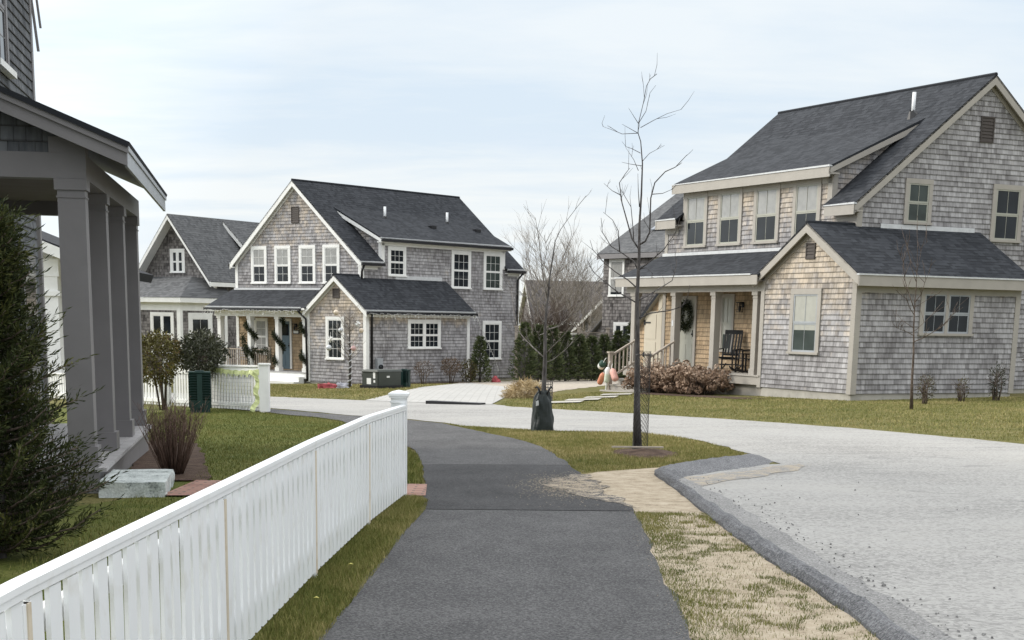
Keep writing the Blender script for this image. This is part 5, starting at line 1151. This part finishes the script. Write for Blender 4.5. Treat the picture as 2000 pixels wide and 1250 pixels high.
# ------------------------------------------------------------------ things on and around the porches
HB = ((-12.11,69.16,-1.138), -.684); HC = ((4.72,48.99,-.217), -1.101)
def W_(H, u, v, z): (x, y, z0), a = H; return (x+u*math.cos(a)-v*math.sin(a), y+u*math.sin(a)+v*math.cos(a), z0+z)
def copy_tree(o, parent=None):
    c = o.copy(); COL.objects.link(c)
    if parent: c.parent = parent
    for ch in list(o.children): copy_tree(ch, c)
    return c
M['chair'] = paint('black_chair_paint', (.012,.012,.013), .45, .2)
rc = thing('rocking_chair', 'black slatted rocking chair nearest the middle porch column, next to the side window', 'rocking chair', W_(HC,4.45,-.62,.47), HC[1]+.6, 'rocking chairs on the porch')
m = MB()
for i in range(6): m.box(-.25, .25, -.26+i*.088, -.26+i*.088+.075, .40-.012*i, .425-.012*i)
m.build('seat', M['chair'], rc)
m = MB()
for sx in (-.25, .25): m.beam((sx,.24,.34), (sx,.46,1.12), .04, .04)
m.beam((-.27,.455,1.11), (.27,.455,1.11), .03, .12); m.beam((-.25,.28,.48), (.25,.28,.48), .025, .05)
for i in range(5): x = -.18+i*.09; m.beam((x,.285,.5), (x,.45,1.07), .05, .015, (0,1,.3))
m.build('backrest', M['chair'], rc)
for sx in (-.25, .25):
    m = MB(); pts = [(sx, -.45+.1*k, .03+.16*((k-4.6)/5)**2) for k in range(11)]; m.tube(pts, .022, 6); m.build('rocker', M['chair'], rc)
    m = MB(); m.beam((sx*1.12,-.3,.62), (sx*1.12,.36,.64), .075, .025); m.build('arm', M['chair'], rc)
    for y0, y1, h in ((-.25,-.26,.62), (.22,.24,.42)):
        m = MB(); m.beam((sx,y0,.05), (sx,y1,h), .036, .036, (0,1,0)); m.build('leg', M['chair'], rc)
m = MB()
for y in (-.25, .2): m.beam((-.25,y,.2), (.25,y,.2), .02, .025)
m.build('stretcher', M['chair'], rc)
r2 = copy_tree(rc); r2.location = W_(HC,5.45,-.62,.47); r2.rotation_euler = (0,0,HC[1]-.25); r2['label'] = 'black slatted rocking chair facing the street, nearer the shingled wing'
m = MB()
tb = thing('side_table', 'small black side table between the two rocking chairs', 'side table', W_(HC,4.98,-.4,.47), HC[1]); m.box(-.2,.2,-.2,.2,.5,.53); m.build('table_top', M['chair'], tb)
for sx in (-.17,.17):
    for sy in (-.17,.17): m = MB(); m.box(sx-.02,sx+.02,sy-.02,sy+.02,0,.5); m.build('leg', M['chair'], tb)
m = MB(); rr = random.Random(4)
M['green_dark'] = leafmat('evergreen_sprig', [(.0,(.012,.02,.01)),(.5,(.03,.04,.02)),(1,(.07,.075,.035))])
def sprigs(m, rr, p, n, R_, L):
    for _ in range(n): v = rv(rr); leaf(m, Vector(p)+v*R_*rr.random(), (v+rv(rr)*.6).normalized(), rv(rr), L*rr.uniform(.7,1.3), L*.28, rr.random())
for i in range(60):
    a = 2*math.pi*i/60; sprigs(m, rr, (.25*math.cos(a), 0, .36*math.sin(a)), 26, .1, .09)
wr_ = m.build('wreath', M['green_dark']); wr_.location = W_(HC,1.39,-.1,2.02); wr_.rotation_euler = (0,0,HC[1]); tag(wr_, 'oval evergreen wreath hanging on the grey-green front door', 'wreath')
m = MB(); m.box(-.38,.38,-.25,.25,0,.012); o = m.build('doormat', M['mulch']); o.location = W_(HC,1.4,-.4,.472); o.rotation_euler = (0,0,HC[1]); tag(o, 'dark doormat in front of the grey-green front door', 'doormat')
# buoys on the newel post
M['b_white'] = paint('buoy_white', (.75,.75,.72), .6, .08, 6); M['b_green'] = paint('buoy_pale_green', (.62,.68,.55), .6, .08, 6); M['b_pink'] = paint('buoy_pink', (.66,.36,.30), .6, .12, 6); M['b_orange'] = paint('buoy_orange', (.62,.25,.15), .6, .12, 6); M['b_dark'] = paint('buoy_dark_green', (.03,.07,.05), .6, .1)
def buoy(label, u, v, z, ax, L, r, m1, m2, stick=.0):
    t = thing('lobster_buoy', label, 'buoy', W_(HC,u,v,z), HC[1], 'buoys on the stair post'); ax = Vector(ax).normalized()
    m = MB(); m.lathe([(1e-3,0),(r*.7,.0),(r*.95,.03),(r,.08),(r,L*.55)], (0,0,0), 14, 0, ax); m.lathe([(r,L*.55),(r*.99,L*.8),(r*.62,L*.97),(r*.3,L),(1e-3,L)], (0,0,0), 14, 1, ax); m.build('float', [M[m1], M[m2]], t, True)
    if stick: m = MB(); m.tube([ax*-stick, ax*(L+.06)], .02, 6); m.build('spindle', M['b_white'], t)
    m = MB(); m.tube([ax*L, ax*(L+.06)+Vector((.01,0,.03)), ax*(L+.1)+Vector((.05,.02,.08))], .012, 5); m.build('rope', M['white'], t)
buoy('white block-shaped lobster buoy with dark band, highest on the stair post', .40, -2.45, .45, (.75,-.1,.5), .28, .11, 'b_white', 'b_dark')
buoy('orange lobster buoy, lowest on the left of the stair post', .37, -2.45, -.04, (.26,0,.35), .40, .09, 'b_orange', 'b_orange')
buoy('pale green and white lobster buoy with white spindle, in the middle of the stair post', .83, -2.47, .02, (.07,0,.43), .46, .085, 'b_green', 'b_white', .34)
buoy('pink lobster buoy with black end, right of the stair post', 1.34, -2.45, .1, (-.26,.0,.34), .40, .1, 'b_pink', 'b_pink')

# bench and garlands on the white-trimmed porch
bn = thing('bench', 'pale grey bench on the porch behind the white picket fence', 'bench', W_(HB,1.2,-.7,.45), HB[1]); M['bench'] = paint('bench_grey', (.42,.40,.40), .8, .15, 6)
m = MB(); m.box(-.65,.65,-.22,.22,.4,.44); m.build('seat', M['bench'], bn); m = MB()
for i in range(4): m.box(-.65,.65,.22,.25,.5+i*.11,.58+i*.11)
m.build('backrest', M['bench'], bn)
for sx in (-.62,.62):
    for sy in (-.2,.22): m = MB(); m.box(sx-.03,sx+.03,sy-.03,sy+.03,0,.44 if sy < 0 else .93); m.build('leg', M['bench'], bn)
    m = MB(); m.box(sx-.04,sx+.04,-.24,.24,.62,.65); m.build('arm', M['bench'], bn)
GG = 'evergreen garlands on the porch columns'
def garland(label, pts, seed, dens=26):
    rr = random.Random(seed); m = MB()
    for (a, b2) in zip(pts, pts[1:]):
        a, b2 = Vector(a), Vector(b2); n = max(2, int((b2-a).length/.06))
        for i in range(n): sprigs(m, rr, a.lerp(b2, i/n)+Vector((0,0,-.03*math.sin(i))), dens, .085, .1)
    o = m.build('garland', M['green_dark']); o.location = W_(HB,0,0,0); o.rotation_euler = (0,0,HB[1]); tag(o, label, 'garland', GG); return o
def spiral(u, turns, z0, z1, ph=0): return [(u+.1+.19*math.cos(ph+2*math.pi*turns*t/40), -1.14+.19*math.sin(ph+2*math.pi*turns*t/40), z1+(z0-z1)*t/40) for t in range(41)]
garland('evergreen garland spiralling down the porch column left of the window', spiral(2.08, 2.0, .7, 2.6, 2), 1)
garland('evergreen garland spiralling down the porch column beside the blue-grey door', spiral(3.82, 1.8, .75, 2.6, 0), 2)
garland('evergreen garland spiralling down the porch column next to the shingled wing', spiral(5.47, 1.7, .5, 2.5, 3), 3)
garland('evergreen garland draped along the porch railing left of the steps', [(2.3,-1.17,1.32),(2.8,-1.17,1.22),(3.34,-1.17,1.34),(3.36,-1.17,.75)], 4)
garland('bushy evergreen clump hanging in front of the porch window corner', [(1.75,-1.2,1.9),(1.8,-1.2,1.4),(1.9,-1.2,1.2),(2.1,-1.2,.95),(2.2,-1.2,.6)], 6, 34)
M['bulb'] = paint('pale_light_wire', (.62,.62,.60), .5, .2)
def icicles(label, pts, seed, step=.16):
    rr = random.Random(seed); m = MB()
    for a, b2 in zip(pts, pts[1:]):
        a, b2 = Vector(a), Vector(b2); n = int((b2-a).length/step)
        for i in range(n):
            p = a.lerp(b2, i/n); q = a.lerp(b2, (i+1)/n); m.tube([p+Vector((0,0,rr.uniform(-.05,.03))), q+Vector((0,0,rr.uniform(-.05,.03)))], .009, 4); L = rr.uniform(.05,.2); e2 = p+Vector((rr.uniform(-.05,.05),rr.uniform(-.03,.03),-L)); m.tube([p, e2], .008, 4); m.ball(e2, .02, 5)
    o = m.build('string_lights', M['bulb']); o.location = W_(HB,0,0,0); o.rotation_euler = (0,0,HB[1]); tag(o, label, 'string lights'); return o
icicles('icicle string lights hanging from the white porch eave', [(-.3,-1.65,2.93),(5.6,-1.65,2.93)], 1)
icicles('icicle string lights on the wing gutter above the white double window, trailing to the fir', [(9.5,-1.4,2.86),(9.5,5.1,2.86),(9.35,5.6,2.4),(9.0,6.8,1.3),(8.9,7.4,.5)], 2, .2)

# decorated little tree with baubles
dt = thing('bare_tree', 'small bare tree hung with ornaments in front of the white wing window', 'tree', G3(-5.68,54.87)); rr = random.Random(6); m = MB(); m.tube([(0,0,-.05),(.02,0,.9),(0,0,1.7),(.02,0,2.75)], [.05,.042,.03,.008], 7); m.build('trunk', M['bark'], dt, True); m = MB(); ends_ = []
for i in range(46):
    z = .85+1.7*rr.random(); a = rr.uniform(0,6.28); L = (.75-.2*(z-.8))*rr.uniform(.6,1); p = Vector((0,0,z)); q = p+Vector((math.cos(a)*L*.5, math.sin(a)*L*.5, L*.45)); e2 = q+Vector((math.cos(a)*L*.3, math.sin(a)*L*.3, L*.55)); m.tube([p,q,e2], [.012,.008,.004], 4); ends_.append(e2)
    for k in range(3): g2 = q.lerp(e2, rr.random()); m.tube([g2, g2+Vector((rr.uniform(-.2,.2), rr.uniform(-.2,.2), rr.uniform(.05,.25)))], [.005,.003], 3)
m.build('branches', M['bark_far'], dt, True)
m = MB()
for s in range(70): t = s/69; a = s*.62; m.ball((-5.68+.062*math.cos(a), 54.87+.062*math.sin(a), zg(-5.68,54.87)+.08+1.5*t), .021, 5)
m.tube([(-5.68+.058*math.cos(s*.31), 54.87+.058*math.sin(s*.31), zg(-5.68,54.87)+.08+1.5*s/139) for s in range(140)], .009, 4); tag(m.build('string_lights', M['flash']), 'white string lights wound round the trunk of the ornament tree', 'string lights')
M['o_cream'] = paint('bauble_cream', (.62,.52,.40), .25, .1, 9, .6); M['o_silver'] = paint('bauble_silver', (.58,.60,.62), .2, .1, 9, .7); M['o_pink'] = paint('bauble_pink', (.52,.33,.31), .25, .1, 9, .6)
OG = 'ornaments on the little bare tree'
for px, pz, mt, lb, r_ in ((-.46,2.58,'o_cream','cream bauble, topmost on the ornament tree, above the window'.replace('above','at the top of'), .09), (-.3,1.98,'o_silver','grey-silver bauble at mid height beside the window frame',.085), (.42,1.98,'o_cream','cream bauble at mid height beside the white corner board',.085), (.14,1.36,'o_pink','pink bauble, lowest on the right of the ornament trunk',.095), (-.72,1.37,'o_silver','striped silver lantern ornament, lowest in front of the window panes',.1), (-.66,1.66,'b_white','white star-like ornament in front of the middle window panes',.1), (.3,2.2,'b_white','white curled ornament high beside the corner board',.09)):
    m = MB(); 
    if mt == 'b_white':
        for k in range(7): d = rv(rr)*r_*1.2; m.tube([-d, d], .018, 5)
    else: m.ball((0,0,0), r_, 12)
    m.tube([(0,0,r_*.9),(0,0,r_*.9+.05),(0.01,0,r_*.9+.16)], .006, 4); o = m.build('ornament', M[mt], None, True); o.location = (-5.68+px, 54.8, zg(-5.68,54.8)+pz); tag(o, lb, 'ornament', OG)

# utility cabinet, ribbed bins, small clutter on the far lawn
M['cab'] = paint('dark_green_grey_cabinet', (.048,.055,.048), .5, .1, 3, .35); M['bin'] = paint('dark_green_plastic', (.01,.033,.03), .45, .15, 5, .4)
ub = thing('utility_cabinet', 'dark green-grey metal utility cabinet with white stickers on the lawn by the white-trimmed wing', 'utility cabinet', G3(-4.51,52.6), -.684)
m = MB(); m.box(-.72,0,0,1.15,.1,.56); m.hexa([(-.76,-.04,.56),(.04,-.04,.56),(.04,1.2,.56),(-.76,1.2,.56),(-.72,0,.62),(0,0,.62),(0,1.15,.62),(-.72,1.15,.62)]); m.box(.0,.03,.03,1.12,.0,.55); m.build('cabinet', M['cab'], ub)
m = MB(); m.box(-.78,.06,-.06,1.2,-.2,.1); m.build('plinth', M['black'], ub)
m = MB(); m.box(-.2,-.1,-.006,0,.34,.54); m.box(-.18,-.1,-.006,0,.2,.28); m.box(-.5,-.3,-.006,0,.14,.34); m.box(.03,.036,.42,.56,.36,.42); m.build('sticker', M['white'], ub)
def ribbed(label, base, w, h, rz):
    t = thing('ribbed_bin', label, 'plastic bin', base, rz); m = MB(); n = 11; lo = h*.3
    m.hexa([(-w*.44,-w*.44,-.05),(w*.44,-w*.44,-.05),(w*.44,w*.44,-.05),(-w*.44,w*.44,-.05),(-w*.47,-w*.47,lo),(w*.47,-w*.47,lo),(w*.47,w*.47,lo),(-w*.47,w*.47,lo)])
    for i in range(n):
        z = lo+(h-lo)*i/n; d = (h-lo)/n; a, b2 = w*.43, w*.5; m.box(-a,a,-a,a,z,z+d*.5); m.hexa([(-a,-a,z+d*.45),(a,-a,z+d*.45),(a,a,z+d*.45),(-a,a,z+d*.45),(-b2,-b2,z+d*.98),(b2,-b2,z+d*.98),(b2,b2,z+d*.98),(-b2,b2,z+d*.98)])
    m.build('body', M['bin'], t); m = MB(); m.box(-w*.12,w*.12,-w*.515,w*.515,lo*.4,h-.02); m.box(-w*.515,w*.515,-w*.12,w*.12,lo*.4,h-.02); m.build('centre_rib', M['bin'], t); m = MB(); m.box(-w*.5,w*.5,-w*.5,w*.5,h,h+.025); m.box(-w*.2,w*.2,-w*.2,w*.2,h+.025,h+.05); m.build('lid', M['bin'], t)
ribbed('dark green ribbed plastic bin on the grass in front of the grey-green shrub', G3(-6.66,33.3), .46, .84, .18)
ribbed('dark green ribbed plastic bin behind the utility cabinet', G3(-3.72,54.3), .36, .6, -.4)
M['redcloth'] = paint('red_fabric', (.34,.07,.08), .8, .35, 8); M['greycloth'] = paint('grey_fabric', (.33,.33,.36), .7, .35, 8)
def heap(name, label, base, r, h, mat, seed):
    m = MB(); g_ = []
    for j in range(7):
        t = j/6; row = []
        for k in range(16):
            a = 2*math.pi*k/16; f = 1+.5*noise.noise(Vector((math.cos(a)*1.7, math.sin(a)*1.7, t*3+seed))); row.append(Vector((r[0]*math.cos(a)*math.cos(t*1.5)*f, r[1]*math.sin(a)*math.cos(t*1.5)*f, h*math.sin(t*1.57)*f)))
        g_.append(row)
    for j in range(6):
        for k in range(16): m.poly([g_[j][k], g_[j][(k+1) % 16], g_[j+1][(k+1) % 16], g_[j+1][k]])
    o = m.build(name, M[mat], None, True); o.location = base; return tag(o, label, 'decoration')
heap('fallen_decoration', 'crumpled red fabric decoration lying on the grass left of the ornament tree', G3(-6.25,52.9,-.02), (.34,.2), .2, 'redcloth', 1)
heap('fallen_decoration', 'crumpled grey and white decoration lying at the foot of the ornament tree', G3(-5.85,53.6,-.02), (.3,.2), .2, 'greycloth', 7)
heap('fallen_decoration', 'small red decoration under the lower right window of the white-trimmed house', G3(-.65,65.0,-.02), (.2,.16), .26, 'redcloth', 4)
m = MB(); m.tube([(0,0,-.1),(.03,0,.3),(.0,0,.42)], .018, 6); m.lathe([(.05,.38),(.08,.45),(.06,.54),(1e-3,.56)], (0,0,0), 10); o = m.build('garden_spotlight', M['black'], None, True); o.location = G3(-5.05,53.4); tag(o, 'small black garden spotlight on a stake left of the utility cabinet', 'garden light')

# crumbs on the road edge, fallen leaves
rr = random.Random(12); m = MB()
for i in range(260):
    k = rr.random(); y = 8+9*rr.random()**1.4; x = 2.28-.035*(y-8)+rr.gauss(.12,.13) if k < .86 else rr.uniform(2.4,4.5); s = rr.uniform(.003,.0105); c = Vector((x, y, zg(x,y)+.012+s*.3)); q = [c+Vector((rr.uniform(.6,1)*s*a, rr.uniform(.6,1)*s*b2, s*.6*e2)) for a, b2, e2 in ((-1,-1,-1),(1,-1,-1),(1,1,-1),(-1,1,-1),(-.7,-.7,1),(.7,-.7,1),(.7,.7,1),(-.7,.7,1))]; m.hexa(q)
o = m.build('asphalt_crumbs', M['gutter_asphalt']); o['kind'] = 'stuff'; tag(o, 'dark asphalt crumbs scattered along the berm and road', 'crumbs')
M['leafy'] = paint('yellow_leaf', (.55,.50,.14), .6, .1)
for x, y, lb in ((-1.03,9.95,'single yellow leaf on the grass beside the white fence, nearer the post'), (-1.1,8.7,'single pale yellow leaf on the grass strip, nearer the camera')):
    m = MB(); m.poly([(-.018,0,.04),(0,-.013,.046),(.02,0,.04),(0,.014,.048)]); o = m.build('fallen_leaf', M['leafy']); o.location = G3(x,y,.02); tag(o, lb, 'leaf')

# ------------------------------------------------------------------ grass
def inside(p, poly):
    c = False; j = len(poly)-1
    for i in range(len(poly)):
        if (poly[i][1] > p[1]) != (poly[j][1] > p[1]) and p[0] < (poly[j][0]-poly[i][0])*(p[1]-poly[i][1])/(poly[j][1]-poly[i][1])+poly[i][0]: c = not c
        j = i
    return c
def grass(label, poly, n, h, w, off, seed, mask=None, tone=.5, nearbias=1.0, exclude=()):
    rr = random.Random(seed); m = MB(); x0, x1 = min(p[0] for p in poly), max(p[0] for p in poly); y0, y1 = min(p[1] for p in poly), max(p[1] for p in poly); c = 0; tries = 0
    while c < n and tries < n*14:
        tries += 1; x = rr.uniform(x0, x1); y = y0+(y1-y0)*rr.random()**nearbias
        if not inside((x, y), poly) or any(inside((x, y), e) for e in exclude): continue
        nz = noise.noise(Vector((x*.9, y*.5, seed)))+.6*noise.noise(Vector((x*3.1, y*2.2, seed+4)))
        if mask is not None and rr.random() > mask(x, y, nz): continue
        c += 1; z = zg(x, y)+off; a = rr.uniform(0, 6.283); hh = h*rr.uniform(.45,1.25)*(1+.35*nz); ww = w*rr.uniform(.7,1.3)*(1+y/60); ln = hh*rr.uniform(.25,.9); b2 = rr.uniform(0,6.283)
        dx, dy = math.cos(a)*ww/2, math.sin(a)*ww/2; tn = min(1, max(0, tone+.3*nz+rr.uniform(-.28,.28)))
        m.poly([(x-dx,y-dy,z-.01), (x+dx,y+dy,z-.01), (x+math.cos(b2)*ln,y+math.sin(b2)*ln,z+hh)], None, 0, tn)
    o = m.build('grass', M['blade']); o['kind'] = 'stuff'; return tag(o, label, 'grass')
brick = [(-3.3,14.4),(-.78,14.55),(-.82,16.0),(-3.3,16.3)]
vl = [(-1.5,6),(-.96,6.2),(-.95,7.8),(-.91,8.8),(-.89,9.4),(-.85,10.4),(-.82,11.5),(-.74,13.4),(-.76,14.3),(-.9,14.62),(-1.05,14.6),(-1.2,12.3),(-1.32,9.7),(-1.42,7.0)]
grass('green grass strip between the white picket fence and the asphalt path', vl, 30000, .034, .0055, .012, 1, lambda x, y, nz: .9+.3*nz, .55)
grass('green grass tuft strip beyond the fence post beside the path', [(-1.6,15.95),(-.88,15.95),(-.93,16.5),(-1.04,18.2),(-1.2,20.1),(-1.4,21.4),(-2.2,22.6)], 9000, .045, .007, .012, 2, None, .45)
vr = [(.96,6.5),(.97,8.0),(1.0,8.9),(1.01,10),(1.07,11.7),(1.10,13.45),(1.72,13.4),(1.74,12.3),(1.79,11.15),(1.86,10.3),(1.95,9.4),(1.99,8.0),(1.97,6.5)]
def vmask(x, y, nz):
    e = (x-(.97+.02*(y-8)))/.9; edge = max(0, 1-e*2.0); top = max(0, (y-12.9)/.7)*.6; rim = max(0, 1-abs(e-.9)*8)*.3
    cl = noise.noise(Vector((x*6.0, y*5.0, 31)))+.5*noise.noise(Vector((x*1.7, y*.9, 8)))
    return min(1, max(.09, edge*(.75+nz*.5)+top+rim*(cl > .05)+(1.0 if cl > .22 else .4 if cl > .08 else 0)*.95))
grass('sparse tufts of grass in the sandy verge right of the asphalt path', vr, 26000, .024, .0055, .010, 3, vmask, .4)
isl = [(.8,17.6),(.68,19.45),(.44,21.9),(.03,23.88),(-.39,25.24),(-.87,27.0),(-1.25,28.4),(-.88,27.6),(.03,26.6),(.55,25.95),(2.12,25.3),(2.66,24.1),(3.0,22.4),(3.15,20.7),(2.95,20.1),(2.6,19.55),(2.2,18.9),(1.84,18.35),(1.3,18.0)]
grass('winter grass on the island between path and road', isl, 42000, .028, .0065, .008, 4, lambda x, y, nz: .85+.3*nz if math.hypot((x-1.82)/.45, (y-20.75)/.95) > .8+.3*nz else .06, .68)
ll = [(-5.2,33),(-4.5,31.6),(-3.8,30.7),(-3.2,29.3),(-2.3,25.4),(-1.6,22.4),(-1.4,18.5),(-1.3,16.2),(-1.2,14.7),(-1.3,12),(-1.45,9),(-3.2,9),(-3.6,14),(-3.3,16),(-3.7,18.8),(-4.6,22.6),(-5.3,23.4),(-6.2,24),(-7.6,33),(-6.6,35)]
sheet('lawn', [(-1.15,14.68),(-1.0,16),(-1.1,18.2),(-1.25,20.1),(-1.4,21.3),(-1.68,22.5),(-2.4,25.5),(-3.3,29.3),(-3.9,30.7),(-4.6,31.6),(-5.3,33),(-7,36),(-12,36),(-12,24),(-5.4,23.3),(-3.5,14.5),(-6,8),(-1.5,6),(-1.0,6),(-.98,7.8),(-.93,8.8),(-.92,9.4),(-.88,10.4),(-.85,11.5),(-.78,13.4),(-.8,14.3)], .0035, M['lawn_green'])
grass('green lawn behind the white picket fence', ll, 60000, .032, .007, .004, 5, None, .36, 1.0, (brick,))
lc = [(9.2,18),(7.7,22.6),(6.75,24.75),(5.6,27.25),(4.1,29.9),(2.3,32.6),(.1,35.6),(-.3,37.1),(.1,41.5),(1.7,44.3),(2.6,46.2),(3.4,44),(5.8,39.9),(6.7,41.9),(8.4,38.5),(13.2,41),(14.5,39.5),(12,24)]
grass('winter lawn in front of the taupe-trimmed house', lc, 60000, .032, .010, .004, 6, None, .62)
lbp = [(-6.6,42.9),(-5.4,41.6),(-3.9,40.0),(-3.6,40.2),(-3.4,44.5),(-3.1,54.5),(-2.3,61.3),(-5.8,61.2),(-7.6,61.5),(-12,60),(-9,47)]
grass('yellowed lawn in front of the white-trimmed house', lbp, 22000, .04, .013, .004, 7, None, .68)

# ------------------------------------------------------------------ sky, sun, camera
w = bpy.data.worlds.new('World'); SC.world = w; w.use_nodes = True; nt = w.node_tree; ns = nt.nodes; bg = ns['Background']; bg.inputs['Strength'].default_value = .1
SUN_AZ, SUN_EL = R(-72), R(27)      # azimuth from +Y towards +X
sky = ns.new('ShaderNodeTexSky'); sky.sky_type = 'NISHITA'; sky.sun_disc = False; sky.sun_elevation = SUN_EL; sky.sun_rotation = SUN_AZ; sky.dust_density = 2
class WG(G):
    def __init__(s): s.t = nt; s.n = ns
g = WG(); d = g.coord('Generated'); xyz = g.sep(d)
zz = g.math('MAXIMUM', xyz[2], 0.02)
# thin high cloud: streaky layers projected on a cloud deck
pl = g.comb(g.math('DIVIDE', xyz[0], g.math('ADD', zz, .12)), g.math('DIVIDE', xyz[1], g.math('ADD', zz, .12)), 0.0)
n1 = g.noise(g.map(pl, (.55,1.5,1)), .9, 6, .55, .6); n2 = g.noise(g.map(pl, (.9,1.6,1)), 2.6, 5, .6)
cov = g.ramp(g.math('ADD', g.math('MULTIPLY', n1, .75), g.math('MULTIPLY', n2, .25)), [(.38, .32), (.58, 1.0)])
hor = g.ramp(zz, [(.0, 1.0), (.08, .5), (.17, 0.0)])
cov = g.math('MAXIMUM', cov, g.math('MULTIPLY', hor, .98))
blue = g.mix(.12, (6.1,7.4,8.8), sky.outputs[0])
cloud = g.mix(hor, (7.7,8.3,8.75), (8.5,8.7,8.5))
wisp = g.ramp(g.noise(g.map(d, (2.2,2.2,9)), 3.0, 5, .55, .3), [(.60, 0.0), (.72, .55)])
band = g.ramp(zz, [(.02, 0.0), (.05, 1.0), (.10, 1.0), (.14, 0.0)])
c = g.mix(cov, blue, cloud); c = g.mix(g.math('MULTIPLY', wisp, band), c, (6.6,7.5,8.5))
# an overcast sky is brighter overhead than at the horizon, and brighter towards the veiled sun
up = g.ramp(xyz[2], [(.22, 0.0), (.7, 1.0)]); c = g.mix(g.ramp(xyz[2], [(.2, 0.0), (.45, .85)]), c, (8.75,8.85,8.95))
sv = Vector((math.sin(SUN_AZ)*math.cos(SUN_EL), math.cos(SUN_AZ)*math.cos(SUN_EL), math.sin(SUN_EL)))
dp = ns.new('ShaderNodeVectorMath'); dp.operation = 'DOT_PRODUCT'; g.L(d, dp.inputs[0]); dp.inputs[1].default_value = sv
gl = g.ramp(dp.outputs['Value'], [(.45, 0.0), (1.0, 1.0)])
k = g.math('ADD', g.math('ADD', 1.05, g.math('MULTIPLY', up, .95)), g.math('MULTIPLY', gl, .9))
vm = ns.new('ShaderNodeVectorMath'); vm.operation = 'SCALE'; g.L(c, vm.inputs[0]); g.L(k, vm.inputs['Scale']); g.L(vm.outputs[0], bg.inputs[0])
sd = bpy.data.lights.new('sun', 'SUN'); sd.energy = 2.2; sd.angle = R(14); sd.color = (1,.93,.82); so = bpy.data.objects.new('sun', sd); COL.objects.link(so)
so.rotation_euler = sv.to_track_quat('Z', 'Y').to_euler()

cam = bpy.data.cameras.new('camera'); co = bpy.data.objects.new('camera', cam); COL.objects.link(co); SC.camera = co
t, r_ = .215, .017; f0 = Vector((0, math.cos(t), -math.sin(t))); rt0 = Vector((1,0,0)); up0 = Vector((0, math.sin(t), math.cos(t)))
rt = rt0*math.cos(r_)+up0*math.sin(r_); upv = up0*math.cos(r_)-rt0*math.sin(r_)
mw = Matrix((rt, upv, -f0)).transposed().to_4x4(); mw.translation = (0,0,1.65); co.matrix_world = mw
cam.sensor_width = 36; cam.lens = 36*2997.3/2000; cam.shift_x = .00555; cam.shift_y = .3254; cam.clip_start = .05; cam.clip_end = 3000
SC.view_settings.view_transform = 'Standard'; SC.view_settings.look = 'None'; SC.view_settings.gamma = 1; SC.view_settings.exposure = .1
